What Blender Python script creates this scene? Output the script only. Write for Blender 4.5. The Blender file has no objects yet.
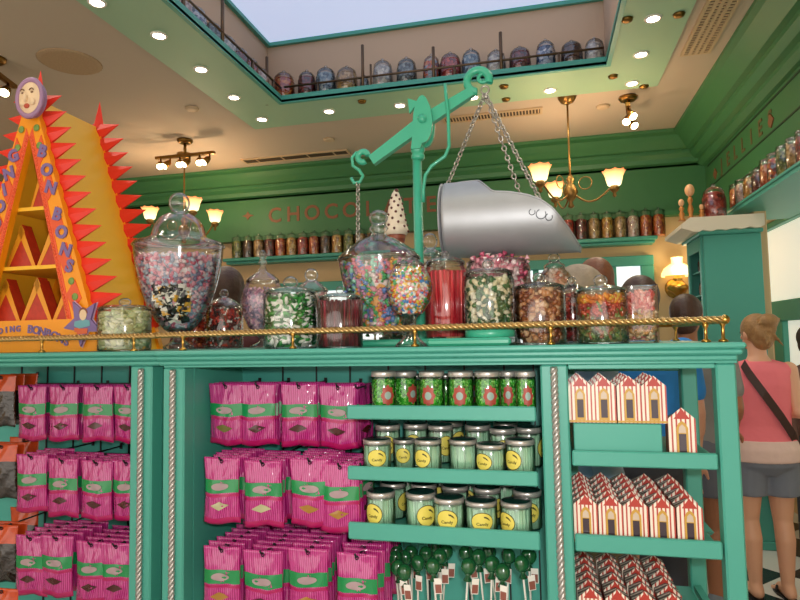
import bpy, math, random
from math import sin, cos, pi, sqrt, atan2, acos, radians
from mathutils import Vector, Matrix

random.seed(11)
SC = bpy.context.scene
COL = SC.collection

# ---------------------------------------------------------------- camera frame
FOC = 600.0
def _cam_axes():
    up = Vector((-166, 9000, -600)).normalized()
    y = Vector((143, -37.36, -600)).normalized()
    y = (y - up * y.dot(up)).normalized()
    x = y.cross(up)
    return x, y, up
CX, CY, CU = _cam_axes()
CAM = Vector((0, 0, 1.5))
def ray(px, py):
    v = Vector((px - 400, 300 - py, -FOC))
    return Vector((CX.dot(v), CY.dot(v), CU.dot(v)))
def atY(px, py, Y):
    d = ray(px, py); return CAM + d * (Y / d.y)
def atZ(px, py, Z):
    d = ray(px, py); return CAM + d * ((Z - 1.5) / d.z)
def atX(px, py, X):
    d = ray(px, py); return CAM + d * (X / d.x)
def depth(p):
    v = Vector(p) - CAM
    return -(CX.z * v.x + CY.z * v.y + CU.z * v.z)
def mpp(p):
    return depth(p) / FOC

# ---------------------------------------------------------------- materials
def lin(h):
    h = h.lstrip('#')
    o = []
    for i in (0, 2, 4):
        c = int(h[i:i + 2], 16) / 255
        o.append(c / 12.92 if c <= 0.04045 else ((c + 0.055) / 1.055) ** 2.4)
    return (o[0], o[1], o[2], 1)
MATS = {}
def mat(name, col, rough=0.5, metal=0.0, emit=None, estr=0.0, noise=0.0, nscale=8.0, bump=0.0, bscale=60.0, coat=0.0, trans=0.0, sss=0.0):
    if name in MATS: return MATS[name]
    m = bpy.data.materials.new(name); m.use_nodes = True
    nt = m.node_tree; b = nt.nodes['Principled BSDF']
    c = lin(col) if isinstance(col, str) else col
    b.inputs['Base Color'].default_value = c
    b.inputs['Roughness'].default_value = rough
    b.inputs['Metallic'].default_value = metal
    if coat: b.inputs['Coat Weight'].default_value = coat; b.inputs['Coat Roughness'].default_value = 0.08
    if sss: b.inputs['Subsurface Weight'].default_value = sss; b.inputs['Subsurface Radius'].default_value = (0.01, 0.004, 0.002)
    if emit:
        b.inputs['Emission Color'].default_value = lin(emit) if isinstance(emit, str) else emit
        b.inputs['Emission Strength'].default_value = estr
    if noise or bump:
        tc = nt.nodes.new('ShaderNodeTexCoord')
    if noise:
        n = nt.nodes.new('ShaderNodeTexNoise'); n.inputs['Scale'].default_value = nscale; n.inputs['Detail'].default_value = 4
        nt.links.new(tc.outputs['Object'], n.inputs['Vector'])
        mx = nt.nodes.new('ShaderNodeMix'); mx.data_type = 'RGBA'
        mx.inputs['A'].default_value = tuple(max(0, v * (1 - noise)) for v in c[:3]) + (1,)
        mx.inputs['B'].default_value = tuple(min(1, v * (1 + noise)) for v in c[:3]) + (1,)
        nt.links.new(n.outputs['Fac'], mx.inputs['Factor'])
        nt.links.new(mx.outputs['Result'], b.inputs['Base Color'])
    if bump:
        n2 = nt.nodes.new('ShaderNodeTexNoise'); n2.inputs['Scale'].default_value = bscale; n2.inputs['Detail'].default_value = 3
        nt.links.new(tc.outputs['Object'], n2.inputs['Vector'])
        bp = nt.nodes.new('ShaderNodeBump'); bp.inputs['Strength'].default_value = bump; bp.inputs['Distance'].default_value = 0.01
        nt.links.new(n2.outputs['Fac'], bp.inputs['Height'])
        nt.links.new(bp.outputs['Normal'], b.inputs['Normal'])
    MATS[name] = m
    return m

def glass(name, tint=(0.96, 0.98, 0.97), blend=0.12, rough=0.03):
    if name in MATS: return MATS[name]
    m = bpy.data.materials.new(name); m.use_nodes = True
    nt = m.node_tree
    for n in list(nt.nodes): nt.nodes.remove(n)
    o = nt.nodes.new('ShaderNodeOutputMaterial')
    t = nt.nodes.new('ShaderNodeBsdfTransparent'); t.inputs['Color'].default_value = (*tint, 1)
    g = nt.nodes.new('ShaderNodeBsdfGlossy'); g.inputs['Roughness'].default_value = rough
    g.inputs['Color'].default_value = (1, 1, 1, 1)
    lw = nt.nodes.new('ShaderNodeLayerWeight'); lw.inputs['Blend'].default_value = blend
    mp = nt.nodes.new('ShaderNodeMapRange'); mp.inputs['To Min'].default_value = 0.085; mp.inputs['To Max'].default_value = 0.95
    nt.links.new(lw.outputs['Fresnel'], mp.inputs['Value'])
    mx = nt.nodes.new('ShaderNodeMixShader')
    nt.links.new(mp.outputs['Result'], mx.inputs['Fac'])
    nt.links.new(t.outputs[0], mx.inputs[1]); nt.links.new(g.outputs[0], mx.inputs[2])
    nt.links.new(mx.outputs[0], o.inputs['Surface'])
    MATS[name] = m
    return m

def stripes(name, c1, c2, scale, axis='X', width=0.5, rough=0.4, coat=0.0, soft=0.0, bump=0.0):
    """vertical printed stripes in object space: scale = stripes per metre"""
    if name in MATS: return MATS[name]
    m = bpy.data.materials.new(name); m.use_nodes = True
    nt = m.node_tree; b = nt.nodes['Principled BSDF']
    tc = nt.nodes.new('ShaderNodeTexCoord'); sp = nt.nodes.new('ShaderNodeSeparateXYZ')
    nt.links.new(tc.outputs['Object'], sp.inputs[0])
    mu = nt.nodes.new('ShaderNodeMath'); mu.operation = 'MULTIPLY'; mu.inputs[1].default_value = scale
    nt.links.new(sp.outputs[axis], mu.inputs[0])
    fr = nt.nodes.new('ShaderNodeMath'); fr.operation = 'FRACT'; nt.links.new(mu.outputs[0], fr.inputs[0])
    gt = nt.nodes.new('ShaderNodeMath'); gt.operation = 'GREATER_THAN'; gt.inputs[1].default_value = width
    nt.links.new(fr.outputs[0], gt.inputs[0])
    mx = nt.nodes.new('ShaderNodeMix'); mx.data_type = 'RGBA'
    mx.inputs['A'].default_value = lin(c1); mx.inputs['B'].default_value = lin(c2)
    nt.links.new(gt.outputs[0], mx.inputs['Factor'])
    nt.links.new(mx.outputs['Result'], b.inputs['Base Color'])
    b.inputs['Roughness'].default_value = rough
    if coat: b.inputs['Coat Weight'].default_value = coat; b.inputs['Coat Roughness'].default_value = 0.1
    if bump:
        n2 = nt.nodes.new('ShaderNodeTexNoise'); n2.inputs['Scale'].default_value = 45; n2.inputs['Detail'].default_value = 2
        mp = nt.nodes.new('ShaderNodeMapping'); mp.inputs['Scale'].default_value = (1, 1, .28); mp.inputs['Rotation'].default_value = (0, .3, 0)
        nt.links.new(tc.outputs['Object'], mp.inputs[0]); nt.links.new(mp.outputs[0], n2.inputs['Vector'])
        bp = nt.nodes.new('ShaderNodeBump'); bp.inputs['Strength'].default_value = bump; bp.inputs['Distance'].default_value = 0.01
        nt.links.new(n2.outputs['Fac'], bp.inputs['Height']); nt.links.new(bp.outputs['Normal'], b.inputs['Normal']); nt.links.new(bp.outputs['Normal'], b.inputs['Coat Normal'])
    MATS[name] = m
    return m

def speckle(name, cols, scale, rough=0.35):
    """a heap of small sweets seen from afar: coloured voronoi cells"""
    if name in MATS: return MATS[name]
    m = bpy.data.materials.new(name); m.use_nodes = True
    nt = m.node_tree; b = nt.nodes['Principled BSDF']
    tc = nt.nodes.new('ShaderNodeTexCoord'); v = nt.nodes.new('ShaderNodeTexVoronoi')
    v.inputs['Scale'].default_value = scale
    nt.links.new(tc.outputs['Object'], v.inputs['Vector'])
    sp = nt.nodes.new('ShaderNodeSeparateColor'); nt.links.new(v.outputs['Color'], sp.inputs[0])
    cr = nt.nodes.new('ShaderNodeValToRGB'); cr.color_ramp.interpolation = 'CONSTANT'
    el = cr.color_ramp.elements
    while len(el) < len(cols): el.new(0.5)
    for i, c in enumerate(cols):
        el[i].position = i / len(cols); el[i].color = lin(c)
    nt.links.new(sp.outputs[0], cr.inputs[0])
    nt.links.new(cr.outputs[0], b.inputs['Base Color'])
    bp = nt.nodes.new('ShaderNodeBump'); bp.inputs['Strength'].default_value = 0.6; bp.inputs['Distance'].default_value = 0.01
    nt.links.new(v.outputs['Distance'], bp.inputs['Height']); nt.links.new(bp.outputs['Normal'], b.inputs['Normal'])
    b.inputs['Roughness'].default_value = rough
    MATS[name] = m
    return m

# ---------------------------------------------------------------- mesh builder
class MB:
    def __init__(s): s.v = []; s.f = []; s.m = []; s.sm = []
    def add(s, vs, fs, mi=0, smooth=False):
        o = len(s.v); s.v += [Vector(p) for p in vs]
        for f in fs:
            s.f.append([o + i for i in f]); s.m.append(mi); s.sm.append(smooth)
        return s
    def box(s, x0, x1, y0, y1, z0, z1, mi=0, M=None):
        vs = [(x, y, z) for x in (x0, x1) for y in (y0, y1) for z in (z0, z1)]
        if M: vs = [M @ Vector(p) for p in vs]
        return s.add(vs, [(0, 1, 3, 2), (4, 6, 7, 5), (0, 4, 5, 1), (2, 3, 7, 6), (0, 2, 6, 4), (1, 5, 7, 3)], mi)
    def bbox(s, x0, x1, y0, y1, z0, z1, b=0.003, mi=0):
        """box with chamfered edges"""
        b = min(b, (x1 - x0) * .45, (y1 - y0) * .45, (z1 - z0) * .45)
        X = [(x0, x0 + b), (x1, x1 - b)]; Yy = [(y0, y0 + b), (y1, y1 - b)]; Z = [(z0, z0 + b), (z1, z1 - b)]
        idx = {}; vs = []
        for i in (0, 1):
            for j in (0, 1):
                for k in (0, 1):
                    for a in range(3):
                        vs.append((X[i][0] if a == 0 else X[i][1], Yy[j][0] if a == 1 else Yy[j][1], Z[k][0] if a == 2 else Z[k][1]))
                        idx[(i, j, k, a)] = len(vs) - 1
        fs = []
        for i in (0, 1):
            q = [idx[(i, 0, 0, 0)], idx[(i, 1, 0, 0)], idx[(i, 1, 1, 0)], idx[(i, 0, 1, 0)]]
            fs.append(q if i else q[::-1])
            q = [idx[(0, i, 0, 1)], idx[(0, i, 1, 1)], idx[(1, i, 1, 1)], idx[(1, i, 0, 1)]]
            fs.append(q if i else q[::-1])
            q = [idx[(0, 0, i, 2)], idx[(1, 0, i, 2)], idx[(1, 1, i, 2)], idx[(0, 1, i, 2)]]
            fs.append(q if i else q[::-1])
        for i in (0, 1):
            for j in (0, 1):
                fs.append([idx[(i, j, 0, 0)], idx[(i, j, 1, 0)], idx[(i, j, 1, 1)], idx[(i, j, 0, 1)]])
                fs.append([idx[(i, 0, j, 0)], idx[(i, 1, j, 0)], idx[(i, 1, j, 2)], idx[(i, 0, j, 2)]])
                fs.append([idx[(0, i, j, 1)], idx[(1, i, j, 1)], idx[(1, i, j, 2)], idx[(0, i, j, 2)]])
                for k in (0, 1):
                    fs.append([idx[(i, j, k, 0)], idx[(i, j, k, 1)], idx[(i, j, k, 2)]])
        return s.add(vs, fs, mi)
    def lathe(s, prof, c=(0, 0, 0), n=24, mi=0, smooth=True, cap0=True, cap1=True, sq=0.0):
        """prof: (radius, z) upwards; sq>0 squares the section"""
        vs = []
        for r, z in prof:
            for i in range(n):
                a = 2 * pi * (i + .5) / n
                k = 1.0
                if sq:
                    k = (abs(cos(a)) ** sq + abs(sin(a)) ** sq) ** (-1.0 / sq)
                vs.append((c[0] + r * k * cos(a), c[1] + r * k * sin(a), c[2] + z))
        fs = []
        for j in range(len(prof) - 1):
            for i in range(n):
                a, b = j * n + i, j * n + (i + 1) % n
                fs.append((a, b, b + n, a + n))
        s.add(vs, fs, mi, smooth)
        o = len(s.v) - len(vs)
        if cap0 and prof[0][0] > 1e-6:
            s.f.append([o + i for i in range(n)][::-1]); s.m.append(mi); s.sm.append(False)
        if cap1 and prof[-1][0] > 1e-6:
            s.f.append([o + (len(prof) - 1) * n + i for i in range(n)]); s.m.append(mi); s.sm.append(False)
        return s
    def tube(s, pts, r, n=8, mi=0, cap=True, rs=None):
        pts = [Vector(p) for p in pts]; vs = []
        prev = None
        for i, p in enumerate(pts):
            if i == 0: t = pts[1] - p
            elif i == len(pts) - 1: t = p - pts[i - 1]
            else: t = pts[i + 1] - pts[i - 1]
            t.normalize()
            if prev is None:
                a = Vector((0, 0, 1)) if abs(t.z) < .9 else Vector((1, 0, 0))
                u = t.cross(a).normalized()
            else:
                u = (prev - t * prev.dot(t)).normalized()
            w = t.cross(u); prev = u
            rr = rs[i] if rs else r
            for k in range(n):
                a = 2 * pi * k / n
                vs.append(p + (u * cos(a) + w * sin(a)) * rr)
        fs = [(j * n + i, j * n + (i + 1) % n, (j + 1) * n + (i + 1) % n, (j + 1) * n + i) for j in range(len(pts) - 1) for i in range(n)]
        if cap:
            fs.append(tuple(range(n))[::-1]); fs.append(tuple((len(pts) - 1) * n + i for i in range(n)))
        return s.add(vs, fs, mi, True)
    def prism(s, poly, d0, d1, axis='Y', mi=0):
        """poly: 2D outline; extruded along axis between d0 and d1"""
        n = len(poly); vs = []
        for d in (d0, d1):
            for a, b in poly:
                vs.append({'Y': (a, d, b), 'X': (d, a, b), 'Z': (a, b, d)}[axis])
        fs = [tuple(range(n)), tuple(range(2 * n - 1, n - 1, -1))]
        for i in range(n):
            j = (i + 1) % n; fs.append((i, i + n, j + n, j))
        return s.add(vs, fs, mi)
    def ball(s, c, r, nu=10, nv=6, mi=0, sc=(1, 1, 1), M=None):
        vs = [Vector((0, 0, -1))]
        for j in range(1, nv):
            th = pi * j / nv
            for i in range(nu):
                a = 2 * pi * i / nu
                vs.append(Vector((sin(th) * cos(a), sin(th) * sin(a), -cos(th))))
        vs.append(Vector((0, 0, 1)))
        out = []
        for p in vs:
            q = Vector((p.x * sc[0] * r, p.y * sc[1] * r, p.z * sc[2] * r))
            if M: q = M @ q
            out.append(q + Vector(c))
        fs = []
        for i in range(nu):
            fs.append((0, 1 + (i + 1) % nu, 1 + i))
            L = 1 + (nv - 2) * nu
            fs.append((L + i, L + (i + 1) % nu, len(vs) - 1))
        for j in range(nv - 2):
            for i in range(nu):
                a = 1 + j * nu + i; b = 1 + j * nu + (i + 1) % nu
                fs.append((a, b, b + nu, a + nu))
        return s.add(out, fs, mi, True)
    def torus(s, c, R, r, M=None, n=16, k=8, mi=0, a0=0, a1=2 * pi):
        full = abs(a1 - a0 - 2 * pi) < 1e-6
        cnt = n if full else n + 1
        vs = []
        for i in range(cnt):
            a = a0 + (a1 - a0) * i / n
            for j in range(k):
                b = 2 * pi * j / k
                p = Vector(((R + r * cos(b)) * cos(a), (R + r * cos(b)) * sin(a), r * sin(b)))
                if M: p = M @ p
                vs.append(p + Vector(c))
        fs = []
        for i in range(n):
            i2 = (i + 1) % cnt
            for j in range(k):
                fs.append((i * k + j, i2 * k + j, i2 * k + (j + 1) % k, i * k + (j + 1) % k))
        return s.add(vs, fs, mi, True)
    def loft(s, rings, n=20, mi=0, cap=True):
        """rings: (cx, cy, cz, rx, ry)"""
        vs = []
        for cx, cy, cz, rx, ry in rings:
            for i in range(n):
                a = 2 * pi * i / n
                vs.append((cx + rx * cos(a), cy + ry * sin(a), cz))
        fs = [(j * n + i, j * n + (i + 1) % n, (j + 1) * n + (i + 1) % n, (j + 1) * n + i) for j in range(len(rings) - 1) for i in range(n)]
        if cap:
            fs.append(tuple(range(n))[::-1]); fs.append(tuple((len(rings) - 1) * n + i for i in range(n)))
        return s.add(vs, fs, mi, True)
    def xf(s, M):
        s.v = [M @ p for p in s.v]; return s
    def mesh(s, name, mats, off=(0, 0, 0)):
        me = bpy.data.meshes.new(name)
        off = Vector(off)
        me.from_pydata([tuple(p - off) for p in s.v], [], s.f)
        for m in (mats if isinstance(mats, (list, tuple)) else [mats]): me.materials.append(m)
        me.polygons.foreach_set('material_index', s.m)
        me.polygons.foreach_set('use_smooth', s.sm)
        me.update()
        return me

def base_of(o):
    p = Vector((0, 0, 0))
    while o is not None: p = p + Vector(o.location); o = o.parent
    return p
def tag(o, label=None, cat=None, group=None, kind=None):
    if label: o['label'] = label
    if cat: o['category'] = cat
    if group: o['group'] = group
    if kind: o['kind'] = kind
    return o
def empty(name, loc, label, cat, group=None):
    o = bpy.data.objects.new(name, None); COL.objects.link(o); o.location = loc
    o.empty_display_size = 0.02
    return tag(o, label, cat, group)
def part(name, mb, mats, parent, label=None, kind=None):
    me = mb.mesh(name, mats, base_of(parent))
    o = bpy.data.objects.new(name, me); COL.objects.link(o); o.parent = parent
    return tag(o, label, None, None, kind)
def solo(name, mb, mats, base, label, cat, group=None, kind=None):
    me = mb.mesh(name, mats, base)
    o = bpy.data.objects.new(name, me); COL.objects.link(o); o.location = base
    return tag(o, label, cat, group, kind)
def struct(name, mb, mats, parent=None):
    me = mb.mesh(name, mats, base_of(parent) if parent else (0, 0, 0))
    o = bpy.data.objects.new(name, me); COL.objects.link(o)
    if parent: o.parent = parent
    else: o['kind'] = 'structure'
    return o
def copy_tree(o, loc=None, rz=None, label=None, parent=None, group=None):
    c = o.copy(); COL.objects.link(c); c.parent = parent
    if loc is not None: c.location = loc
    if rz is not None: c.rotation_euler = (0, 0, rz)
    if label: c['label'] = label
    if group: c['group'] = group
    for ch in list(o.children): copy_tree(ch, parent=c)
    return c
def set_mat(o, i, m):
    o.material_slots[i].link = 'OBJECT'; o.material_slots[i].material = m

def text_mb(txt, size, M, extrude=0.002, offset=0.0, spacing=1.0):
    cu = bpy.data.curves.new('lettering', 'FONT'); cu.body = txt; cu.size = size; cu.extrude = extrude
    cu.align_x = 'CENTER'; cu.align_y = 'CENTER'; cu.space_character = spacing; cu.offset = offset; cu.resolution_u = 3
    o = bpy.data.objects.new('lettering', cu); COL.objects.link(o)
    dg = bpy.context.evaluated_depsgraph_get(); dg.update()
    me = bpy.data.meshes.new_from_object(o.evaluated_get(dg))
    mb = MB().add([M @ v.co for v in me.vertices], [list(p.vertices) for p in me.polygons])
    bpy.data.objects.remove(o); bpy.data.curves.remove(cu); bpy.data.meshes.remove(me)
    return mb
def face_front(loc, rz=0.0, tilt=0.0):
    """plane facing -Y (towards the camera) at loc, optionally rolled in plane"""
    return Matrix.Translation(loc) @ Matrix(((1, 0, 0, 0), (0, 0, -1, 0), (0, 1, 0, 0), (0, 0, 0, 1))) @ Matrix.Rotation(rz, 4, 'Z')
ORD = ['first', 'second', 'third', 'fourth', 'fifth', 'sixth', 'seventh', 'eighth', 'ninth', 'tenth', 'eleventh', 'twelfth', 'thirteenth',
       'fourteenth', 'fifteenth', 'sixteenth', 'seventeenth', 'eighteenth', 'nineteenth', 'twentieth']

# palette
TEAL = mat('teal_paint', '#4ca391', 0.42, noise=0.06, nscale=3, bump=0.03, bscale=40)
TEALIN = mat('teal_paint_panel', '#46a294', 0.5, noise=0.05, nscale=4)
FRIEZE = mat('frieze_green_paint', '#3f7a4c', 0.5, noise=0.06, nscale=1.5)
MINT = mat('soffit_mint_paint', '#a3c8a6', 0.55)
BEIGE = mat('beige_wall_paint', '#d6b488', 0.7, noise=0.05, nscale=1.2)
CEIL = mat('ceiling_paint', '#c6b6a2', 0.8, noise=0.04, nscale=1)
WELLW = mat('well_wall_paint', '#c9ad92', 0.8)
BRASS = mat('brass', '#c79a4e', 0.28, 1.0)
BRASSD = mat('aged_brass', '#8f6a35', 0.35, 1.0)
SILVER = mat('silver_cord', '#b9b4ae', 0.35, 0.6)
BLACK = mat('black_metal', '#17191b', 0.4, 0.3)
WHITE = mat('white_card', '#efe9df', 0.6)
GLASS = glass('clear_glass')
GLASST = glass('thin_jar_glass', (0.95, 0.95, 0.94), 0.25, 0.12)
TINLID = mat('tin_lid', '#c8c2bc', 0.3, 0.6)
REDTXT = mat('frieze_lettering_paint', '#8a5a3c', 0.55)

# ================================================================= THE ROOM
XL, XR, YB, YF = -7.0, 2.0, 6.3, -3.2
ZC = 3.42
struct('floor', MB().box(XL - .1, XR + .2, YF, YB + .1, -0.08, 0), mat('floor_tiles', '#888888'))
def checker_floor():
    m = MATS['floor_tiles']; nt = m.node_tree; b = nt.nodes['Principled BSDF']
    tc = nt.nodes.new('ShaderNodeTexCoord'); ck = nt.nodes.new('ShaderNodeTexChecker')
    ck.inputs['Scale'].default_value = 2.6
    ck.inputs['Color1'].default_value = lin('#e9e6de'); ck.inputs['Color2'].default_value = lin('#2c2f31')
    mp = nt.nodes.new('ShaderNodeMapping'); mp.inputs['Rotation'].default_value = (0, 0, radians(45)); mp.inputs['Location'].default_value = (0.1, 0.2, 0.37)
    nt.links.new(tc.outputs['Object'], mp.inputs[0]); nt.links.new(mp.outputs[0], ck.inputs['Vector'])
    nt.links.new(ck.outputs['Color'], b.inputs['Base Color']); b.inputs['Roughness'].default_value = 0.25
checker_floor()
# back wall with two bright shop windows
struct('wall_back', MB().box(XL - .1, XR + .2, YB, YB + .1, 0, ZC + .05), BEIGE)
struct('wall_left', MB().box(XL - .1, XL, YF, YB, 0, ZC + .05), BEIGE)
# the side wall: bay below, boxed-out frieze above
struct('wall_right', MB().box(XR, XR + .1, YF, YB, 0, 2.62).box(1.63, XR + .1, YF, YB, 2.452, ZC + .05).box(1.57, 1.63, YF, YB, 2.452, ZC + .05, mi=1), [BEIGE, FRIEZE])
struct('trim_1', MB().bbox(1.548, 1.64, 4.9, 5.0, 0, 2.45, .01), BEIGE)
# frieze and crown of the back wall
struct('trim_2', MB().box(XL, 1.57, 6.2, 6.298, 2.66, 3.2), FRIEZE)
prof = [(5.9, 3.418), (5.9, 3.39), (5.96, 3.375), (6.0, 3.33), (6.06, 3.27), (6.1, 3.265), (6.1, 3.235), (6.14, 3.2), (6.15, 3.16), (6.2, 3.15), (6.2, 3.13), (6.21, 3.12), (6.295, 3.12), (6.295, 3.418)]
struct('trim_3', MB().prism(prof, XL, 1.57, 'X'), FRIEZE)
struct('trim_4', MB().box(XL, 1.56, 6.17, 6.2, 2.655, 2.70).box(XL, 1.56, 6.185, 6.2, 2.70, 2.715), FRIEZE)
profr = [(1.25, 3.418), (1.25, 3.39), (1.29, 3.375), (1.33, 3.33), (1.38, 3.27), (1.42, 3.262), (1.42, 3.23), (1.46, 3.19), (1.5, 3.18), (1.5, 3.15), (1.54, 3.12), (1.568, 3.115), (1.568, 3.418)]
struct('trim_5', MB().prism(profr, YF, 6.2, 'Y'), FRIEZE)
struct('trim_10b'.replace('10b', '11'), MB().box(1.564, 1.5695, YF, 6.1, 3.078, 3.092).box(1.564, 1.5695, YF, 6.1, 2.865, 2.877), mat('groove_green', '#24402a', .6))
struct('trim_6', MB().box(1.535, 1.569, YF, 6.2, 2.452, 2.49), FRIEZE)
# lettering of the two friezes
wb = [o for o in COL.objects if o.name == 'trim_2'][0]; wr = [o for o in COL.objects if o.name == 'wall_right'][0]
p0 = atY(275, 216, 6.2); p1 = atY(431, 203.5, 6.2)
for i, ch in enumerate('CHOCOLATE'):
    q = p0.lerp(p1, i / 8)
    struct('lettering', text_mb(ch, .235, face_front((q.x, 6.197, p0.z + .0)), .003, .004), REDTXT, wb)
def diamond(c, r, h, M=None):
    return MB().prism([(c[0] - r, c[2]), (c[0] - r * .3, c[2] + h * .3), (c[0], c[2] + h), (c[0] + r * .3, c[2] + h * .3), (c[0] + r, c[2]), (c[0] + r * .3, c[2] - h * .3), (c[0], c[2] - h), (c[0] - r * .3, c[2] - h * .3)], c[1] - .004, c[1] + .002)
q = atY(248, 215, 6.2)
struct('ornament', diamond((q.x, 6.197, q.z - .01), .075, .05), REDTXT, wb)
Mr = Matrix(((0, 0, -1, 0), (-1, 0, 0, 0), (0, 1, 0, 0), (0, 0, 0, 1)))
pa = atX(722, 169, 1.57); pb = atX(771, 127, 1.57)
for i, ch in enumerate('JELLIES'):
    t = i / 6; y = pa.y + (pb.y - pa.y) * t
    struct('lettering', text_mb(ch, .165, Matrix.Translation((1.567, y, 2.965)) @ Mr, .003, .003), mat('side_lettering_paint', '#70603c', .55), wr)
struct('ornament', MB().prism([(5.93, 2.95), (5.87, 3.0), (5.81, 2.95), (5.87, 2.9)], 1.562, 1.572, 'X'), REDTXT, wr)
struct('ornament', MB().prism([(4.55, 2.95), (4.5, 3.0), (4.45, 2.95), (4.5, 2.9)], 1.562, 1.572, 'X'), REDTXT, wr)

# ceiling with the opening of the light well, and the mint soffit ring around it
WX0, WX1, WY0, WY1 = -1.955, 0.495, 1.0, 4.31       # inner edge of the ring
VX0, VX1, VY0, VY1 = -2.2, 0.52, .8, 4.57           # walls of the well
def frame_boxes(mb, X0, X1, Y0, Y1, x0, x1, y0, y1, z0, z1, mi=0):
    return mb.box(X0, x0, Y0, Y1, z0, z1, mi).box(x1, X1, Y0, Y1, z0, z1, mi).box(x0, x1, Y0, y0, z0, z1, mi).box(x0, x1, y1, Y1, z0, z1, mi)
struct('ceiling', frame_boxes(MB(), XL, 1.57, YF, YB, VX0, VX1, VY0, VY1, ZC, ZC + .05), CEIL)
struct('trim_7', frame_boxes(MB(), -2.44, .915, .4, 4.81, WX0, WX1, WY0, WY1, 3.4, 3.4195), MINT)
struct('trim_8', frame_boxes(MB(), WX0 - .03, WX1 + .03, WY0 - .03, WY1 + .03, WX0, WX1, WY0, WY1, 3.392, 3.455), TEAL)
struct('wall_well', frame_boxes(MB(), VX0 - .05, VX1 + .05, VY0 - .05, VY1 + .05, VX0, VX1, VY0, VY1, ZC + .05, 4.05), WELLW)
struct('trim_9', frame_boxes(MB(), VX0, VX1, VY0, VY1, VX0 + .035, VX1 - .03, VY0 + .03, VY1 - .03, 4.0, 4.03), TEAL)
SKYM = mat('painted_sky_panel', '#c3cbe0', 0.8, emit='#b9c4e2', estr=0.8)
struct('window_skylight', MB().box(VX0, VX1, VY0, VY1, 4.032, 4.05), SKYM)

# windows
PANE = mat('daylit_pane', '#ffffff', 0.3, emit='#e9eef2', estr=0.95)
PANE2 = mat('daylit_blind', '#e8e6da', 0.5, emit='#e2dfd0', estr=0.6)
def back_window(n, x0, x1, z0, z1, bars):
    w = struct('window_%d' % n, MB().box(x0, x1, 6.285, 6.299, z0, z1), PANE)
    fr = MB().bbox(x0 - .12, x1 + .12, 6.22, 6.298, z1, z1 + .1, .008).bbox(x0 - .12, x0, 6.23, 6.298, z0 - .1, z1, .006).bbox(x1, x1 + .12, 6.23, 6.298, z0 - .1, z1, .006).bbox(x0, x1, 6.23, 6.298, z0 - .1, z0, .006)
    for b in bars: fr.bbox(b - .03, b + .03, 6.24, 6.297, z0, z1, .006)
    part('window_frame', fr, TEAL, w)
back_window(1, -.55, .955, 1.3, 2.185, [-.05, .33, .70])
back_window(2, -2.75, -1.7, 1.2, 2.06, [-2.4, -2.05])
w3 = struct('window_3', MB().box(1.985, 1.999, 3.2, 5.95, 1.77, 2.4), PANE2)
part('window_frame', MB().bbox(1.93, 1.999, 3.0, 6.1, 2.4, 2.45, .006).bbox(1.93, 1.999, 3.0, 6.1, 1.6, 1.77, .006).bbox(1.94, 1.999, 5.95, 6.1, 1.6, 2.4, .006).bbox(1.94, 1.999, 3.0, 3.2, 1.6, 2.4, .006), TEAL, w3)
w4 = struct('window_4', MB().box(1.985, 1.999, 3.2, 5.6, .9, 1.6), PANE2)
part('window_frame', MB().bbox(1.94, 1.999, 5.6, 5.8, .8, 1.6, .006).bbox(1.94, 1.999, 3.0, 5.8, .75, .9, .006), TEAL, w4)

# ceiling fittings
LENS = mat('lamp_lens', '#fff3dc', 0.4, emit='#fff0d2', estr=22)
LENSW = mat('spot_bulb_face', '#fff3dc', 0.4, emit='#ffe2b0', estr=16)
def light(kind, loc, energy, col=(1, .88, .72), size=.05, name='lamp_light', spot=None, aim=None):
    l = bpy.data.lights.new(name, kind); l.energy = energy; l.color = col
    if kind == 'SPOT': l.spot_size = spot or radians(110); l.spot_blend = .7; l.shadow_soft_size = size
    elif kind == 'POINT': l.shadow_soft_size = size
    o = bpy.data.objects.new(name, l); COL.objects.link(o); o.location = loc
    if aim: o.rotation_euler = (Vector(aim) - Vector(loc)).to_track_quat('-Z', 'Y').to_euler()
    return o
DL = [(97, 2), (159, 35), (201, 69), (234, 97), (262, 119), (329, 111), (400, 105), (473, 97), (550, 90), (632, 83), (641, 54), (653, 18)]
DLN = ['in the side soffit, nearest the camera', 'second along the side soffit by the red spiked stand', 'third along the side soffit', 'fourth along the side soffit, short of the corner', 'at the corner of side and far soffit',
       'first along the far soffit from the corner', 'second along the far soffit, above the scale post', 'third along the far soffit, behind the scale beam', 'last on the far soffit before the track lamp', 'at the far corner beside the track lamp', 'in the soffit by the wide vent, second from corner', 'in the soffit by the wide vent, nearest the camera']
for i, (px, py) in enumerate(DL):
    q = atZ(px, py, 3.4)
    d = empty('recessed_downlight', (q.x, q.y, 3.4), 'round recessed downlight ' + DLN[i], 'ceiling light', 'downlights in the mint soffit')
    part('trim_ring', MB().torus((q.x, q.y, 3.398), .043, .009, n=20, k=6), WHITE, d)
    part('lens', MB().lathe([(.036, -.004), (.02, -.007), (.0001, -.008)][::-1], (q.x, q.y, 3.398), 20), LENS, d)
    light('SPOT', (q.x, q.y, 3.37), 8, (1, .89, .74), .05, 'downlight_lamp', radians(130), (q.x, q.y, 0))
# the rest of the ring's downlights, above and behind the camera's view
for x_, y_ in ((.71, 3.25), (.71, 2.75), (.71, 2.2), (.71, 1.6), (-2.25, 2.25), (-2.25, 1.75), (-2.25, 1.2), (-1.2, .7), (0, .7)):
    light('SPOT', (x_, y_, 3.37), 10, (1, .89, .74), .05, 'downlight_lamp', radians(130), (x_, y_, 0))
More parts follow.
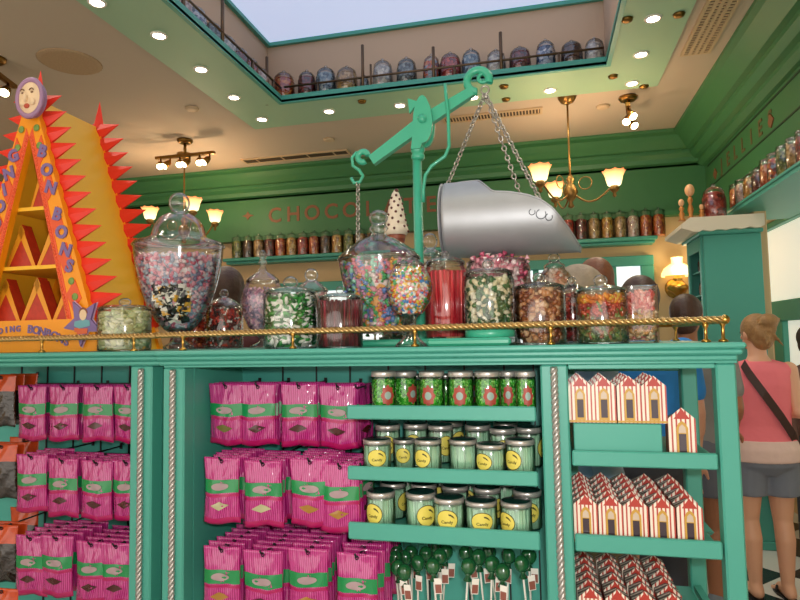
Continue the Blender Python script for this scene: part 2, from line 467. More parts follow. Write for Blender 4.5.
# little sprinkler rosettes on the soffit
for i, (px, py, lb) in enumerate([(627, 19, 'small dark sprinkler rosette by the inner edge near the bright downlight'), (613, 76, 'small dark sprinkler rosette at the far corner of the soffit'), (362, 101, 'small dark rosette on the far soffit near its middle'), (504, 86, 'small dark rosette beside the scale hook'), (506, 99, 'lower of two dark rosettes near the scale hook'), (679, 14, 'small tan rosette at the outer edge of soffit'), (644, 86, 'tiny dark rosette right beside the corner downlight')]):
    q = atZ(px, py, 3.4)
    solo('ceiling_rosette', MB().lathe([(.012, -.02), (.03, -.014), (.036, 0)], q, 14), BRASSD, q, lb, 'sprinkler', 'soffit rosettes')

def vent(x0, x1, y0, y1, n, along, label):
    v = empty('ceiling_vent', ((x0 + x1) / 2, (y0 + y1) / 2, ZC - .002), label, 'vent')
    part('backing', MB().box(x0, x1, y0, y1, ZC - .006, ZC - .002), mat('vent_dark', '#4a3b2c', .8), v)
    fr = frame_boxes(MB(), x0 - .02, x1 + .02, y0 - .02, y1 + .02, x0, x1, y0, y1, ZC - .014, ZC - .001)
    part('frame', fr, mat('vent_cream', '#c9b08c', .6), v)
    sl = MB()
    for i in range(n):
        t = (i + .5) / n
        if along == 'X': sl.box(x0 + (x1 - x0) * t - .005, x0 + (x1 - x0) * t + .005, y0, y1, ZC - .013, ZC - .006)
        else: sl.box(x0, x1, y0 + (y1 - y0) * t - .006, y0 + (y1 - y0) * t + .006, ZC - .013, ZC - .006)
    if along == 'Y':
        for k in (1, 2, 3): sl.box(x0 + (x1 - x0) * k / 4 - .01, x0 + (x1 - x0) * k / 4 + .01, y0, y1, ZC - .014, ZC - .006)
    part('slats', sl, MATS['vent_cream'], v)
vent(1.0, 1.15, 2.6, 4.33, 52, 'Y', 'long wide slatted ceiling vent between soffit and green crown')
vent(-.77, .04, 5.05, 5.16, 30, 'X', 'slatted ceiling vent behind the scale beam')
vent(-3.0, -1.87, 5.64, 5.76, 4, 'X', 'long narrow vent above the chocolate lettering')
q = atZ(70, 62, ZC)
solo('ceiling_speaker', MB().lathe([(.17, -.012), (.19, -.006), (.2, 0)], q, 28), mat('speaker_grille', '#b79a78', .8, noise=.2, nscale=90), q, 'round flush ceiling speaker above the orange stand', 'speaker')
for px, py, lb in ((192, 108, 'small flush smoke alarm on the ceiling near the side soffit'), (329, 139, 'small flush smoke alarm above the long narrow vent'), (603, 106, 'small round smoke alarm beside the ceiling track lamp')):
    q = atZ(px, py, ZC)
    solo('smoke_detector', MB().lathe([(.03, -.022), (.05, -.016), (.055, 0)], q, 16), mat('detector_cream', '#cdb391', .6), q, lb, 'smoke detector')

# track lights
def track(cx, cy, zb, ang, L, n, label, stem=True, bright=(), elight=10):
    t = empty('track_light', (cx, cy, ZC), label, 'track light')
    part('ceiling_plate', MB().lathe([(.05, -.035), (.07, -.02), (.075, 0)], (cx, cy, ZC), 16), BRASSD, t)
    part('stem', MB().tube([(cx, cy, ZC - .02), (cx, cy, zb)], .014, 10), BRASSD, t)
    dx, dy = cos(ang), sin(ang)
    a = Vector((cx - dx * L / 2, cy - dy * L / 2, zb)); b = Vector((cx + dx * L / 2, cy + dy * L / 2, zb))
    M = Matrix.Translation((cx, cy, zb)) @ Matrix.Rotation(ang, 4, 'Z')
    part('track_bar', MB().box(-L / 2, L / 2, -.018, .018, -.012, .014, 0, M), BRASSD, t)
    for i in range(n):
        p = a.lerp(b, (i + .5) / n)
        d = Vector((.35 * (-1) ** i, -.65, -.75)).normalized()
        h = part('lamp_head', MB().tube([p + Vector((0, 0, -.01)), p + Vector((0, 0, -.035)), p + d * .02 + Vector((0, 0, -.04)), p + d * .085 + Vector((0, 0, -.04))], .02, 10, rs=[.008, .01, .026, .036]), BRASSD, t)
        e = p + d * .088 + Vector((0, 0, -.04)); Mq = d.to_track_quat('Z', 'Y').to_matrix().to_4x4()
        part('bulb', MB().ball(e, .03, 10, 6, 0, (1, 1, .4), Mq), LENSW, h)
        if i in bright: light('SPOT', e + d * .05, elight, (1, .8, .55), .03, 'track_lamp', radians(75), e + d)
q = atZ(185, 140, ZC)
track(q.x, q.y, 3.27, 0.0, .62, 6, 'brass track light with six small spots above the big pink apothecary jar', bright=(1, 5))
q = atZ(628, 97, ZC)
track(q.x, q.y, 3.30, radians(80), .34, 3, 'short brass track light with three spots at the soffit corner', bright=(1,))
q = atZ(-6, 58, ZC)
track(q.x, q.y, 3.33, radians(-72), .5, 3, 'brass track light with glowing spots beside the sun face', bright=(1,))

# chandeliers with frilled glass shades
SHADE = mat('frosted_shade', '#ffdca8', 0.5, emit='#ffbe72', estr=1.55)
def frill(m):
    nt = m.node_tree; b = nt.nodes['Principled BSDF']
    tc = nt.nodes.new('ShaderNodeTexCoord'); sp = nt.nodes.new('ShaderNodeSeparateXYZ'); cr = nt.nodes.new('ShaderNodeValToRGB')
    nt.links.new(tc.outputs['Generated'], sp.inputs[0]); nt.links.new(sp.outputs['Z'], cr.inputs[0])
    el = cr.color_ramp.elements
    el[0].position = 0; el[0].color = lin('#fff0c0'); el[1].position = 1; el[1].color = lin('#d8683a')
    e = el.new(.6); e.color = lin('#ffce80')
    nt.links.new(cr.outputs[0], b.inputs['Emission Color']); nt.links.new(cr.outputs[0], b.inputs['Base Color'])
frill(SHADE)
CHB = mat('chandelier_brass', '#94713e', .38, .85)
def chandelier(cx, cy, ztop, hub, arms, label):
    c = empty('chandelier', (cx, cy, ztop), label, 'chandelier', 'chandeliers with frilled shades')
    part('canopy', MB().lathe([(.02, -.06), (.05, -.045), (.07, -.015), (.075, 0)], (cx, cy, ztop), 18), CHB, c)
    part('rod', MB().tube([(cx, cy, ztop - .03), (cx, cy, hub)], .008, 10), CHB, c)
    part('hub', MB().lathe([(.001, -.16), (.025, -.145), (.012, -.11), (.04, -.075), (.058, -.03), (.045, .01), (.02, .04), (.034, .07), (.014, .11)], (cx, cy, hub), 18), CHB, c)
    for ax, ay, az in arms:
        v = Vector((ax - cx, ay - cy, 0)); u = v.normalized(); R = v.length
        pts = []
        for k in range(13):
            t = k / 12
            pts.append(Vector((cx, cy, hub - .02)) + u * (R * t) + Vector((0, 0, -.10 * sin(pi * min(1, t * 1.1)) + (az - .07 - hub + .02) * t ** 3)))
        a = part('arm', MB().tube(pts, .0075, 8).torus(Vector((cx, cy, hub + .03)) + u * R * .35, .05, .004, Matrix.Rotation(atan2(u.y, u.x), 4, 'Z') @ Matrix.Rotation(pi / 2, 4, 'X'), 14, 6), CHB, c)
        part('lamp_cup', MB().lathe([(.001, -.145), (.016, -.13), (.010, -.11), (.03, -.09), (.042, -.075), (.03, -.062), (.03, -.045)], (ax, ay, az), 16), CHB, a)
        vs = MB(); prof = [(.036, -.055), (.05, -.045), (.058, -.015), (.064, .02), (.074, .045), (.086, .062)]
        n = 24; ring = []
        for j, (r, z) in enumerate(prof):
            for i in range(n):
                th = 2 * pi * i / n; k = 1 + (.05 if j > 2 else .02) * cos(8 * th) * (j / 5)
                ring.append((ax + r * k * cos(th), ay + r * k * sin(th), az + z + (.006 * cos(8 * th) if j == 5 else 0)))
        vs.add(ring, [(j * n + i, j * n + (i + 1) % n, (j + 1) * n + (i + 1) % n, (j + 1) * n + i) for j in range(5) for i in range(n)], 0, True)
        vs.f.append(list(range(n))[::-1]); vs.m.append(0); vs.sm.append(False)
        part('lamp_shade', vs, SHADE, a)
        light('POINT', (ax, ay, az + .09), 6, (1, .76, .48), .04, 'chandelier_bulb')
q = atZ(567, 97, ZC); cx, cy = q.x, q.y
hub = atY(566, 189, cy).z
A = [(540, 174, cy - .34), (555, 191, cy + .36), (614, 179, cy - .08)]
chandelier(cx, cy, ZC, hub, [tuple(atY(*a)) for a in A], 'brass chandelier with amber frilled shades behind the metal scoop')
cx, cy = atY(184, 225, 5.3).x, 5.3; hub = atY(184, 228, cy).z
A = [(150, 214, cy - .05), (193, 205, cy - .3), (215, 217, cy + .25)]
chandelier(cx, cy, ZC, hub, [tuple(atY(*a)) for a in A], 'brass chandelier with amber frilled shades behind the big apothecary jar')

# oil-lamp style wall sconce
q = atY(677, 270, 6.2)
s = empty('wall_sconce', (q.x, 6.295, q.z - .15), 'brass oil-lamp sconce with glowing cream shade on the beige wall', 'wall lamp')
part('backplate', MB().lathe([(.1, -.01), (.09, .0), (.03, .015)], n=20).xf(Matrix.Translation((q.x, 6.288, q.z - .17)) @ Matrix.Rotation(pi / 2, 4, 'X')), BRASS, s)
part('arm', MB().tube([(q.x, 6.29, q.z - .2), (q.x, 6.24, q.z - .23), (q.x, 6.2, q.z - .2), (q.x, 6.2, q.z - .16)], .011, 8), BRASS, s)
part('oil_font', MB().lathe([(.001, -.27), (.02, -.25), (.05, -.22), (.09, -.19), (.1, -.165), (.06, -.13), (.025, -.11), (.045, -.09), (.03, -.06)], (q.x, 6.19, q.z), 20), BRASS, s)
part('lamp_shade', MB().lathe([(.145, -.06), (.142, -.03), (.12, .015), (.075, .05), (.05, .065), (.05, .1), (.055, .12)], (q.x, 6.19, q.z), 24, cap0=False, cap1=False), mat('cream_shade', '#fff0c4', .4, emit='#ffd98c', estr=1.5), s)
light('POINT', (q.x, 6.02, q.z + .02), 4, (1, .72, .38), .05, 'sconce_bulb')

# ================================================================= BACKGROUND JARS
def small_jar(name, fill, label, cat='jar', group=None, w=.13, h=.2, style=0):
    """a lidded sweet jar standing at the origin: glass, sweets, lid with knob"""
    r = w / 2
    j = empty(name, (0, 0, 0), label, cat, group)
    if style == 0:      # domed lid
        gp = [(r * .86, 0), (r * .98, h * .04), (r, h * .3), (r * .98, h * .62), (r * .86, h * .7)]
        lp = [(r * .9, h * .7), (r * .86, h * .8), (r * .6, h * .9), (r * .15, h * .95)]
        kn = (h * .975, r * .2)
    else:               # straight canister with flat cork-brown lid
        gp = [(r * .97, 0), (r, h * .03), (r, h * .78), (r * .9, h * .84)]
        lp = [(r * .98, h * .84), (r * .98, h * .92), (r * .5, h * .96), (r * .2, h * .965)]
        kn = (h * .985, r * .2)
    part('sweets', MB().lathe([(r * .83, .003), (r * .93, h * .05), (r * .95, h * .62), (r * .84, h * (.72 if style == 0 else .74)), (r * .5, h * .78), (.0001, h * .79)], n=16), fill, j)
    part('glass_body', MB().lathe(gp, n=16, cap1=False), GLASST, j)
    ld = part('lid', MB().lathe(lp, n=16, cap0=False), GLASST, j)
    part('knob', MB().ball((0, 0, kn[0]), kn[1], 8, 6), GLASST, ld)
    return j
FILLC = dict(
    orange=('orange', ['#d2571c', '#e07a2a', '#b9431a', '#e89a4a', '#a83418'], 60),
    maroon=('dark red', ['#5c1a1c', '#7a2222', '#3c1214', '#8f3230'], 60),
    blue=('grey blue', ['#5f7f98', '#87a2b2', '#405f7a', '#b0bfc4'], 60),
    tan=('tan', ['#c49a5c', '#b08346', '#dcb880', '#8f6a3a'], 60),
    white=('white', ['#d8d4cc', '#f0ece4', '#a8a8a8', '#c0b8b8'], 60),
    slate=('slate grey', ['#4f5f66', '#748389', '#2f3b42', '#98a4a4'], 60),
    stripe=('red and orange', ['#d05028', '#7a3038', '#e88840', '#90a0b0'], 45),
    red=('red', ['#a0282a', '#c03a32', '#7c1c20', '#d85a48'], 60),
    brown=('dark brown', ['#3c2620', '#573528', '#2a1a18', '#6f4a34'], 60),
    bluew=('blue and white', ['#4a6898', '#e0e0e8', '#2f4670', '#9eb0cc'], 45),
    gold=('amber', ['#c8862c', '#e0a848', '#9f6418', '#e8c474'], 60),
    green=('green', ['#5a6a2a', '#7f8f3a', '#3f4c1e', '#a8a858'], 60),
    pale=('pale pink', ['#d8b0a0', '#e8cbb8', '#c09080', '#f0ded0'], 60),
)
FILL = {k: speckle('sweets_' + k, v[1], v[2]) for k, v in FILLC.items()}
proto = {}
def put_jar(key, style, loc, label, group, w, h, name='sweet_jar'):
    k = (style,)
    if k not in proto:
        proto[k] = small_jar(name, FILL[key], label, 'jar', group, .13, .2, style)
        o = proto[k]
    else:
        o = copy_tree(proto[k], label=label, group=group)
    o.location = loc; o.scale = (w / .13, w / .13, h / .2)
    for ch in o.children:
        if ch.name.startswith('sweets'): set_mat(ch, 0, FILL[key])
    return o

# ledge rail and jars of the light well
ZL = 3.456
wr_ = empty('well_rail', (-.73, 4.33, ZL), 'dark bronze gallery rail with tall rods around the light well ledge', 'rail')
BRONZE = mat('dark_bronze', '#6b5540', .4, .7)
part('long_bar', MB().tube([(WX0 + .01, 4.335, ZL + .075), (WX1 - .01, 4.335, ZL + .075)], .009, 8), BRONZE, wr_)
part('side_bar', MB().tube([(WX0 - .02, 1.1, ZL + .075), (WX0 - .02, 4.34, ZL + .075)], .009, 8), BRONZE, wr_)
for px, y0 in ((267, 57), (363, 45), (434, 47), (502, 32)):
    q = atY(px, 88, 4.335)
    part('tall_rod', MB().tube([(q.x, 4.335, 3.4), (q.x, 4.335, atY(px, y0, 4.335).z)], .012, 8), BRONZE, wr_)
for px in (371, 318, 455, 560):
    q = atY(px, 88, 4.335); part('short_post', MB().tube([(q.x, 4.335, 3.4), (q.x, 4.335, ZL + (.17 if px == 371 else .08))], .009, 8), BRONZE, wr_)
for y in (3.0, 3.44, 3.86, 4.2):
    part('tall_rod', MB().tube([(WX0 - .02, y, 3.42), (WX0 - .02, y, ZL + (.29 if y in (3.44,) else .08))], .012, 8), BRONZE, wr_)
struct('trim_10', frame_boxes(MB(), VX0, VX1, VY0, VY1, WX0 - .03, WX1 + .02, WY0 - .03, WY1 + .03, ZC + .002, ZL), TEAL)
WJ = [(284, 20, 72, 'orange'), (307, 17, 71, 'maroon'), (326, 19, 67, 'blue'), (347, 20, 67, 'tan'), (364.5, 8.5, 75, 'slate'), (383, 19, 60, 'white'), (407, 19, 58, 'slate'), (432, 16, 55, 'stripe'), (451, 20, 53, 'red'), (472, 18, 49, 'blue'),
      (497, 18, 50, 'white'), (521, 20, 47, 'maroon'), (547, 18, 40, 'bluew'), (573, 20, 41, 'brown'), (596, 18, 38, 'white')]
for i, (px, w, yt, key) in enumerate(WJ):
    Yj = 4.44
    q = atY(px, 90, Yj); w_ = w * mpp(q); zt = atY(px, yt, Yj).z
    put_jar(key, 0, (q.x, Yj, ZL + .001), 'jar of %s sweets, %s from the corner, far ledge of light well' % (FILLC[key][0], ORD[i]), 'jars around the light well', w_ * 1.08, max(.12, zt - ZL))
for i, (y, key) in enumerate([(4.2, 'pale'), (4.02, 'red'), (3.86, 'maroon'), (3.68, 'white'), (3.5, 'slate'), (3.3, 'bluew'), (3.14, 'pale'), (2.98, 'stripe'), (2.8, 'blue')]):
    put_jar(key, 0, (-2.085, y, ZL + .001), 'jar of %s sweets, %s from the corner, side ledge of light well' % (FILLC[key][0], ORD[i]), 'jars on the side ledge of the well', .14, .19)

# back wall shelf
def bracket(mb, x, y1, y0, z, h=.12):
    return mb.prism([(y1, z), (y0, z), (y0, z - .02), (y1 - .02, z - h), (y1, z - h)], x - .015, x + .015, 'X')
sh = empty('wall_shelf', (-1.1, 6.295, 2.43), 'long teal wall shelf for jars under the chocolate lettering', 'shelf')
part('shelf_board', MB().bbox(-3.5, 1.1, 6.1, 6.298, 2.42, 2.455, .006), TEAL, sh)
part('moulding', MB().bbox(-3.48, 1.08, 6.14, 6.298, 2.39, 2.42, .008), TEAL, sh)
for x in (-1.1, -.4): part('bracket', bracket(MB(), x, 6.297, 6.16, 2.39, .08), TEAL, sh)
seq = ['green', 'brown', 'tan', 'maroon', 'orange', 'gold', 'red', 'orange', 'brown', 'gold', 'green', 'tan', 'brown']
x = -3.36
for i, key in enumerate(seq):
    put_jar(key, 1, (x, 6.19, 2.456), 'canister of %s sweets, %s along the wall shelf from the chandelier end' % (FILLC[key][0], ORD[i]), 'canisters on the back wall shelf', .128, .262)
    x += .1335
seq = ['maroon', 'red', 'maroon', 'tan', 'gold', 'tan', 'pale', 'orange', 'orange']
x = .16
for i, key in enumerate(seq):
    put_jar(key, 1, (x, 6.19, 2.456), 'canister of %s sweets, %s along the wall shelf section behind the scoop' % (FILLC[key][0], ORD[i]), 'canisters on the back wall shelf', .118, .275)
    x += .1235 - (.006 if i > 4 else 0)
# shelf on the side wall
sr = empty('wall_shelf', (1.5, 4.0, 2.44), 'teal side wall shelf of jars above the pale window', 'shelf')
part('shelf_board', MB().bbox(1.41, 1.569, YF + .2, 5.3, 2.43, 2.451, .005), TEAL, sr)
part('under_board', MB().box(1.42, 1.99, YF + .2, 5.3, 2.405, 2.43), TEAL, sr)
for i, (y, key, st) in enumerate([(5.0, 'orange', 1), (4.86, 'pale', 1), (4.68, 'gold', 0), (4.5, 'maroon', 0), (4.34, 'orange', 1), (4.2, 'stripe', 1), (4.05, 'green', 1), (3.9, 'tan', 1), (3.76, 'red', 1), (3.62, 'brown', 1), (3.48, 'orange', 1)]):
    put_jar(key, st, (1.485, y, 2.4525), 'jar of %s sweets, %s along the side wall shelf from the cabinet' % (FILLC[key][0], ORD[i]), 'jars on the side wall shelf', .12, .2)

# tall cabinet with an iced top
cb = empty('tall_cabinet', (1.35, 4.97, 0), 'tall green cabinet with open side shelves and a white iced top', 'cabinet')
part('side_panel', MB().bbox(1.16, 1.54, 4.73, 4.765, 0.06, 2.22, .004), TEAL, cb)
part('side_panel', MB().bbox(1.16, 1.54, 5.185, 5.22, 0.06, 2.22, .004), TEAL, cb)
part('back_panel', MB().box(1.51, 1.54, 4.765, 5.185, .06, 2.22), TEALIN, cb)
part('plinth', MB().bbox(1.15, 1.54, 4.72, 5.23, 0.001, .06, .004), TEAL, cb)
part('cornice', MB().bbox(1.12, 1.545, 4.69, 5.24, 2.22, 2.25, .006), TEAL, cb)
part('face_frame', MB().bbox(1.145, 1.165, 4.765, 4.81, .06, 2.22, .004).bbox(1.145, 1.165, 5.14, 5.185, .06, 2.22, .004).bbox(1.145, 1.165, 4.81, 5.14, 2.12, 2.22, .004), TEAL, cb)
for z in (.5, .9, 1.26, 1.62, 1.80, 1.98): part('shelf', MB().bbox(1.17, 1.51, 4.766, 5.184, z - .012, z, .003), TEAL, cb)
ic = [(1.0, 2.295), (1.06, 2.345), (1.545, 2.345), (1.545, 2.265)]
n = 16
for k in range(n + 1):
    t = k / n; ic.append((1.545 - t * .49, 2.262 - .016 * abs(sin(t * 5 * pi)) - (.01 * t)))
ic.append((1.0, 2.27))
part('icing_top', MB().prism(ic, 4.66, 5.26, 'Y'), mat('icing', '#e8dcc4', .6, bump=.2, bscale=20), cb)
k = 0
for zi, z in enumerate((1.62, 1.80, 1.98)):
    for yi, (y, key) in enumerate(((4.86, 'pale'), (4.98, 'red'), (5.1, 'pale'))):
        put_jar(('pale', 'maroon', 'gold')[(zi + yi) % 3], 0, (1.25, y, z + .001), 'small jar of %s sweets, %s back on %s open shelf, tall cabinet' % (FILLC[('pale', 'maroon', 'gold')[(zi + yi) % 3]][0], ORD[yi], ('third', 'second', 'top')[zi]), 'jars in the tall cabinet', .1, .125)
for px, yt, yb, lb in ((682, 199, 219, 'shorter twisted candy finial on the iced cabinet top'), (691, 184, 219, 'taller twisted candy finial on the iced cabinet top'), (702, 204, 219, 'short candy finial beside the red dome on the cabinet top')):
    q = atY(px, yb, 4.8); zt = atY(px, yt, 4.8).z; zb = 2.346; H = zt - zb
    f = empty('candy_finial', (q.x, 4.8, zb), lb, 'ornament', 'finials on the iced cabinet')
    part('stem', MB().lathe([(.03, 0), (.012, H * .15), (.022, H * .3), (.01, H * .45), (.02, H * .55), (.008, H * .68)], (q.x, 4.8, zb), 12), mat('finial_gold', '#d08848', .3, .4), f)
    part('tip', MB().ball((q.x, 4.8, zb + H * .83), H * .17, 10, 8, 0, (.75, .75, 1)), mat('finial_pink', '#e8b080', .3), f)
q = atY(716, 219, 4.82)
put_jar('red', 0, (q.x, 4.85, 2.346), 'large domed jar of red sweets on the iced cabinet top', 'jars on the iced cabinet', .165, .27)

# ================================================================= THE COUNTER
ZT = 1.482
wt = MB()
for z0, z1, o in ((1.469, 1.482, .03), (1.456, 1.469, .022), (1.442, 1.456, .010)):
    wt.bbox(-1.018, .405 + o * .6, 1.45 - o, 2.03 + o, z0, z1, .004)
    wt.bbox(-3.1, -1.0182, 1.475 - o, 2.03 + o, z0, z1, .004)
wt.bbox(-1.006, .41, 1.447, 1.99, 1.4365, 1.442, .001)
solo('worktop', wt, TEAL, (-.5, 1.72, ZT - .046), 'long teal moulded worktop carrying all the glass jars', 'worktop')

def rope(mb, a, b, R, pitch, strands=3, res=9, k=6):
    a = Vector(a); b = Vector(b); L = (b - a).length; t = (b - a).normalized()
    u = t.cross(Vector((0, 0, 1)) if abs(t.z) < .9 else Vector((1, 0, 0))).normalized(); w = t.cross(u)
    n = max(2, int(L / pitch * res))
    for s_ in range(strands):
        pts = []
        for i in range(n + 1):
            d = L * i / n; an = 2 * pi * (d / pitch + s_ / strands)
            pts.append(a + t * d + (u * cos(an) + w * sin(an)) * R * .5)
        mb.tube(pts, R * .56, k)
    return mb

def grid_panel(mb, xs, z0, z1, y):
    for x in xs: mb.box(x - .0022, x + .0022, y - .004, y, z0, z1)
    return mb
# centre cabinet
cc = empty('display_cabinet', (-.48, 1.62, 0), 'teal centre display cabinet with hooks of pink bags and jar trays', 'cabinet', 'counter display cabinets')
part('pilaster', MB().bbox(-1.011, -.946, 1.45, 1.5, .1, 1.4358, .004), TEAL, cc)
part('pilaster', MB().bbox(-.009, .053, 1.45, 1.5, .1, 1.4358, .004), TEAL, cc)
part('side_panel', MB().box(-.966, -.946, 1.5, 1.775, .1, 1.436), TEAL, cc)
part('side_panel', MB().box(-.009, .012, 1.5, 1.775, .1, 1.436), TEAL, cc)
part('back_panel', MB().box(-.966, .012, 1.775, 1.80, .1, 1.436), TEALIN, cc)
part('cabinet_floor', MB().box(-.946, -.009, 1.46, 1.775, .38, .40), TEAL, cc)
part('plinth', MB().bbox(-1.011, .053, 1.47, 1.80, .001, .1, .004), TEAL, cc)
part('grid_lines', grid_panel(MB(), [-.805, -.692, -.582, -.46, -.346, -.229, -.113, -.03], .42, 1.435, 1.775), BLACK, cc)
part('kick_board', MB().bbox(-.946, -.009, 1.46, 1.48, .1, .38, .003), TEAL, cc)
for x in (-.977, .022):
    part('rope_trim', rope(MB(), (x, 1.445, .12), (x, 1.445, 1.43), .0088, .042), SILVER, cc, 'twisted silver cord trim')
# side cabinet
lc = empty('display_cabinet', (-1.8, 1.64, 0), 'teal side display cabinet of pink and orange bags under the red spiked stand', 'cabinet', 'counter display cabinets')
part('pilaster', MB().bbox(-1.132, -1.063, 1.475, 1.525, .1, 1.441, .004), TEAL, lc)
part('recessed_stile', MB().box(-1.0625, -1.0115, 1.53, 1.55, .1, 1.4365), TEAL, lc)
part('side_panel', MB().box(-1.085, -1.064, 1.5255, 1.80, .1, 1.441), TEAL, lc)
part('back_panel', MB().box(-3.1, -1.0855, 1.80, 1.825, .1, 1.441), TEALIN, lc)
part('cabinet_floor', MB().box(-3.1, -1.086, 1.49, 1.799, .38, .40), TEAL, lc)
part('plinth', MB().bbox(-3.1, -1.0635, 1.49, 1.825, .001, .1, .004), TEAL, lc)
part('grid_lines', grid_panel(MB(), [-1.27 - .112 * k for k in range(0, 9)], .42, 1.44, 1.8), BLACK, lc)
part('rope_trim', rope(MB(), (-1.094, 1.470, .12), (-1.094, 1.470, 1.432), .0088, .042), SILVER, lc, 'twisted silver cord trim')
# open end unit
eu = empty('open_shelf_unit', (.23, 1.64, 0), 'open teal end unit with shelves of striped candy boxes', 'shelf unit')
part('front_post', MB().bbox(.367, .408, 1.45, 1.49, .001, 1.436, .004), TEAL, eu)
part('rear_post', MB().bbox(.367, .408, 1.80, 1.84, .001, 1.436, .004), TEAL, eu)
part('rear_post', MB().bbox(.054, .085, 1.80, 1.84, .001, 1.436, .004), TEAL, eu)
part('top_rail', MB().bbox(.054, .367, 1.452, 1.47, 1.425, 1.436, .002), TEAL, eu)
part('top_rail', MB().bbox(.0855, .3665, 1.81, 1.835, 1.40, 1.436, .002), TEAL, eu)
for zt, zb, zs in ((1.24, 1.205, 1.221), (1.052, 1.014, 1.03), (.86, .824, .822), (.5, .46, .472), (.24, .20, .21)):
    b = part('shelf_board', MB().box(.0565, .364, 1.461, 1.799, zs - .012, zs), TEAL, eu)
    part('shelf_lip', MB().bbox(.056, .362, 1.448, 1.461, zb, zt, .003), TEAL, b)
    part('side_bracket', MB().prism([(1.63, zb + .004), (1.798, zb + .004), (1.798, zb - .012), (1.66, zb - .012)], .372, .39, 'X'), TEAL, b)

# gallery rail on the worktop
rl = empty('gallery_rail', (-.5, 1.47, ZT), 'twisted brass gallery rail on slim posts along the worktop edge', 'rail')
ROPEB = mat('rope_brass', '#b8965e', .32, .8)
zr = 1.526
part('rope_bar', rope(MB(), (-2.2, 1.468, zr - .001), (-1.035, 1.468, zr - .001), .0084, .040), ROPEB, rl)
part('rope_bar', rope(MB(), (-1.035, 1.455, zr), (.392, 1.455, zr + .006), .0084, .040), ROPEB, rl)
part('rope_bar', rope(MB(), (.392, 1.455, zr + .006), (.392, 1.985, zr + .006), .0084, .040), ROPEB, rl)
part('rear_bar', MB().tube([(.392, 1.985, zr + .004), (-1.0, 1.985, zr + .004), (-2.2, 1.985, zr + .004)], .006, 8), BRASS, rl)
part('finial', MB().ball((.392, 1.455, zr + .006), .0105, 10, 8).ball((-1.035, 1.461, zr), .0095, 10, 8), BRASS, rl)
def rail_post(x, y, z=zr):
    part('post', MB().lathe([(.010, 0), (.010, .004), (.0038, .008), (.0036, z - ZT - .014), (.0065, z - ZT - .008), (.0065, z - ZT)], (x, y, ZT + .0005), 10), BRASS, rl)
for px in (42, 134): rail_post(atY(px, 345, 1.468).x, 1.468)
for px in (183, 293, 415, 551, 706): rail_post(atY(px, 340, 1.455).x, 1.455)
rail_post(.392, 1.475, zr + .004); rail_post(.392, 1.965, zr + .004)
for x in (.12, -.2, -.56, -.93, -1.2): rail_post(x, 1.985, zr + .004)

# ================================================================= CANDY BAGS ON HOOKS
BH, BW = .172, .118
BAGP = stripes('bag_pink_film', '#a8146a', '#cc4896', 170, 'X', .6, .2, 1.0, bump=.9)
BAGG = mat('bag_green_band', '#148a4a', .25, coat=.4)
BAGM = mat('bag_magenta_edge', '#b0125c', .3, coat=.4)
LOGOM = mat('bag_logo_grey', '#a88f92', .4)
CHOC = mat('bag_choc_window', '#4a1a18', .25, coat=.5)
GOLDW = mat('bag_gold_window', '#a8782e', .25, coat=.5)
CREAMW = mat('bag_cream_window', '#b9b48a', .25, coat=.5)
OLIVEW = mat('bag_olive_window', '#6f6a30', .25, coat=.5)
def pouch_front(u, v, seed):
    """depth of the filled pouch, u,v in -1..1 / 0..1 (0 = top)"""
    if v < .12: base = .002
    else: base = .002 + .0105 * sin(pi * min(1, (v - .12) / .88 * .97)) ** .7
    prof = max(0, 1 - abs(u) ** 3)
    wr = .0016 * sin(9 * u + 4 * v * 3 + seed * 1.7) * sin(7 * v + seed) + .0012 * sin(17 * v + 5 * u + seed * 3)
    return base * prof + wr * prof
def pouch_pt(u, v, seed, eps=0.0, w=BW, h=BH):
    pin = 1 - .05 * sin(pi * v) + .02 * sin(5 * v + seed)
    return Vector((u * w / 2 * pin, -pouch_front(u, v, seed) - eps, -v * h - (.004 * sin(3 * u + seed) * v)))
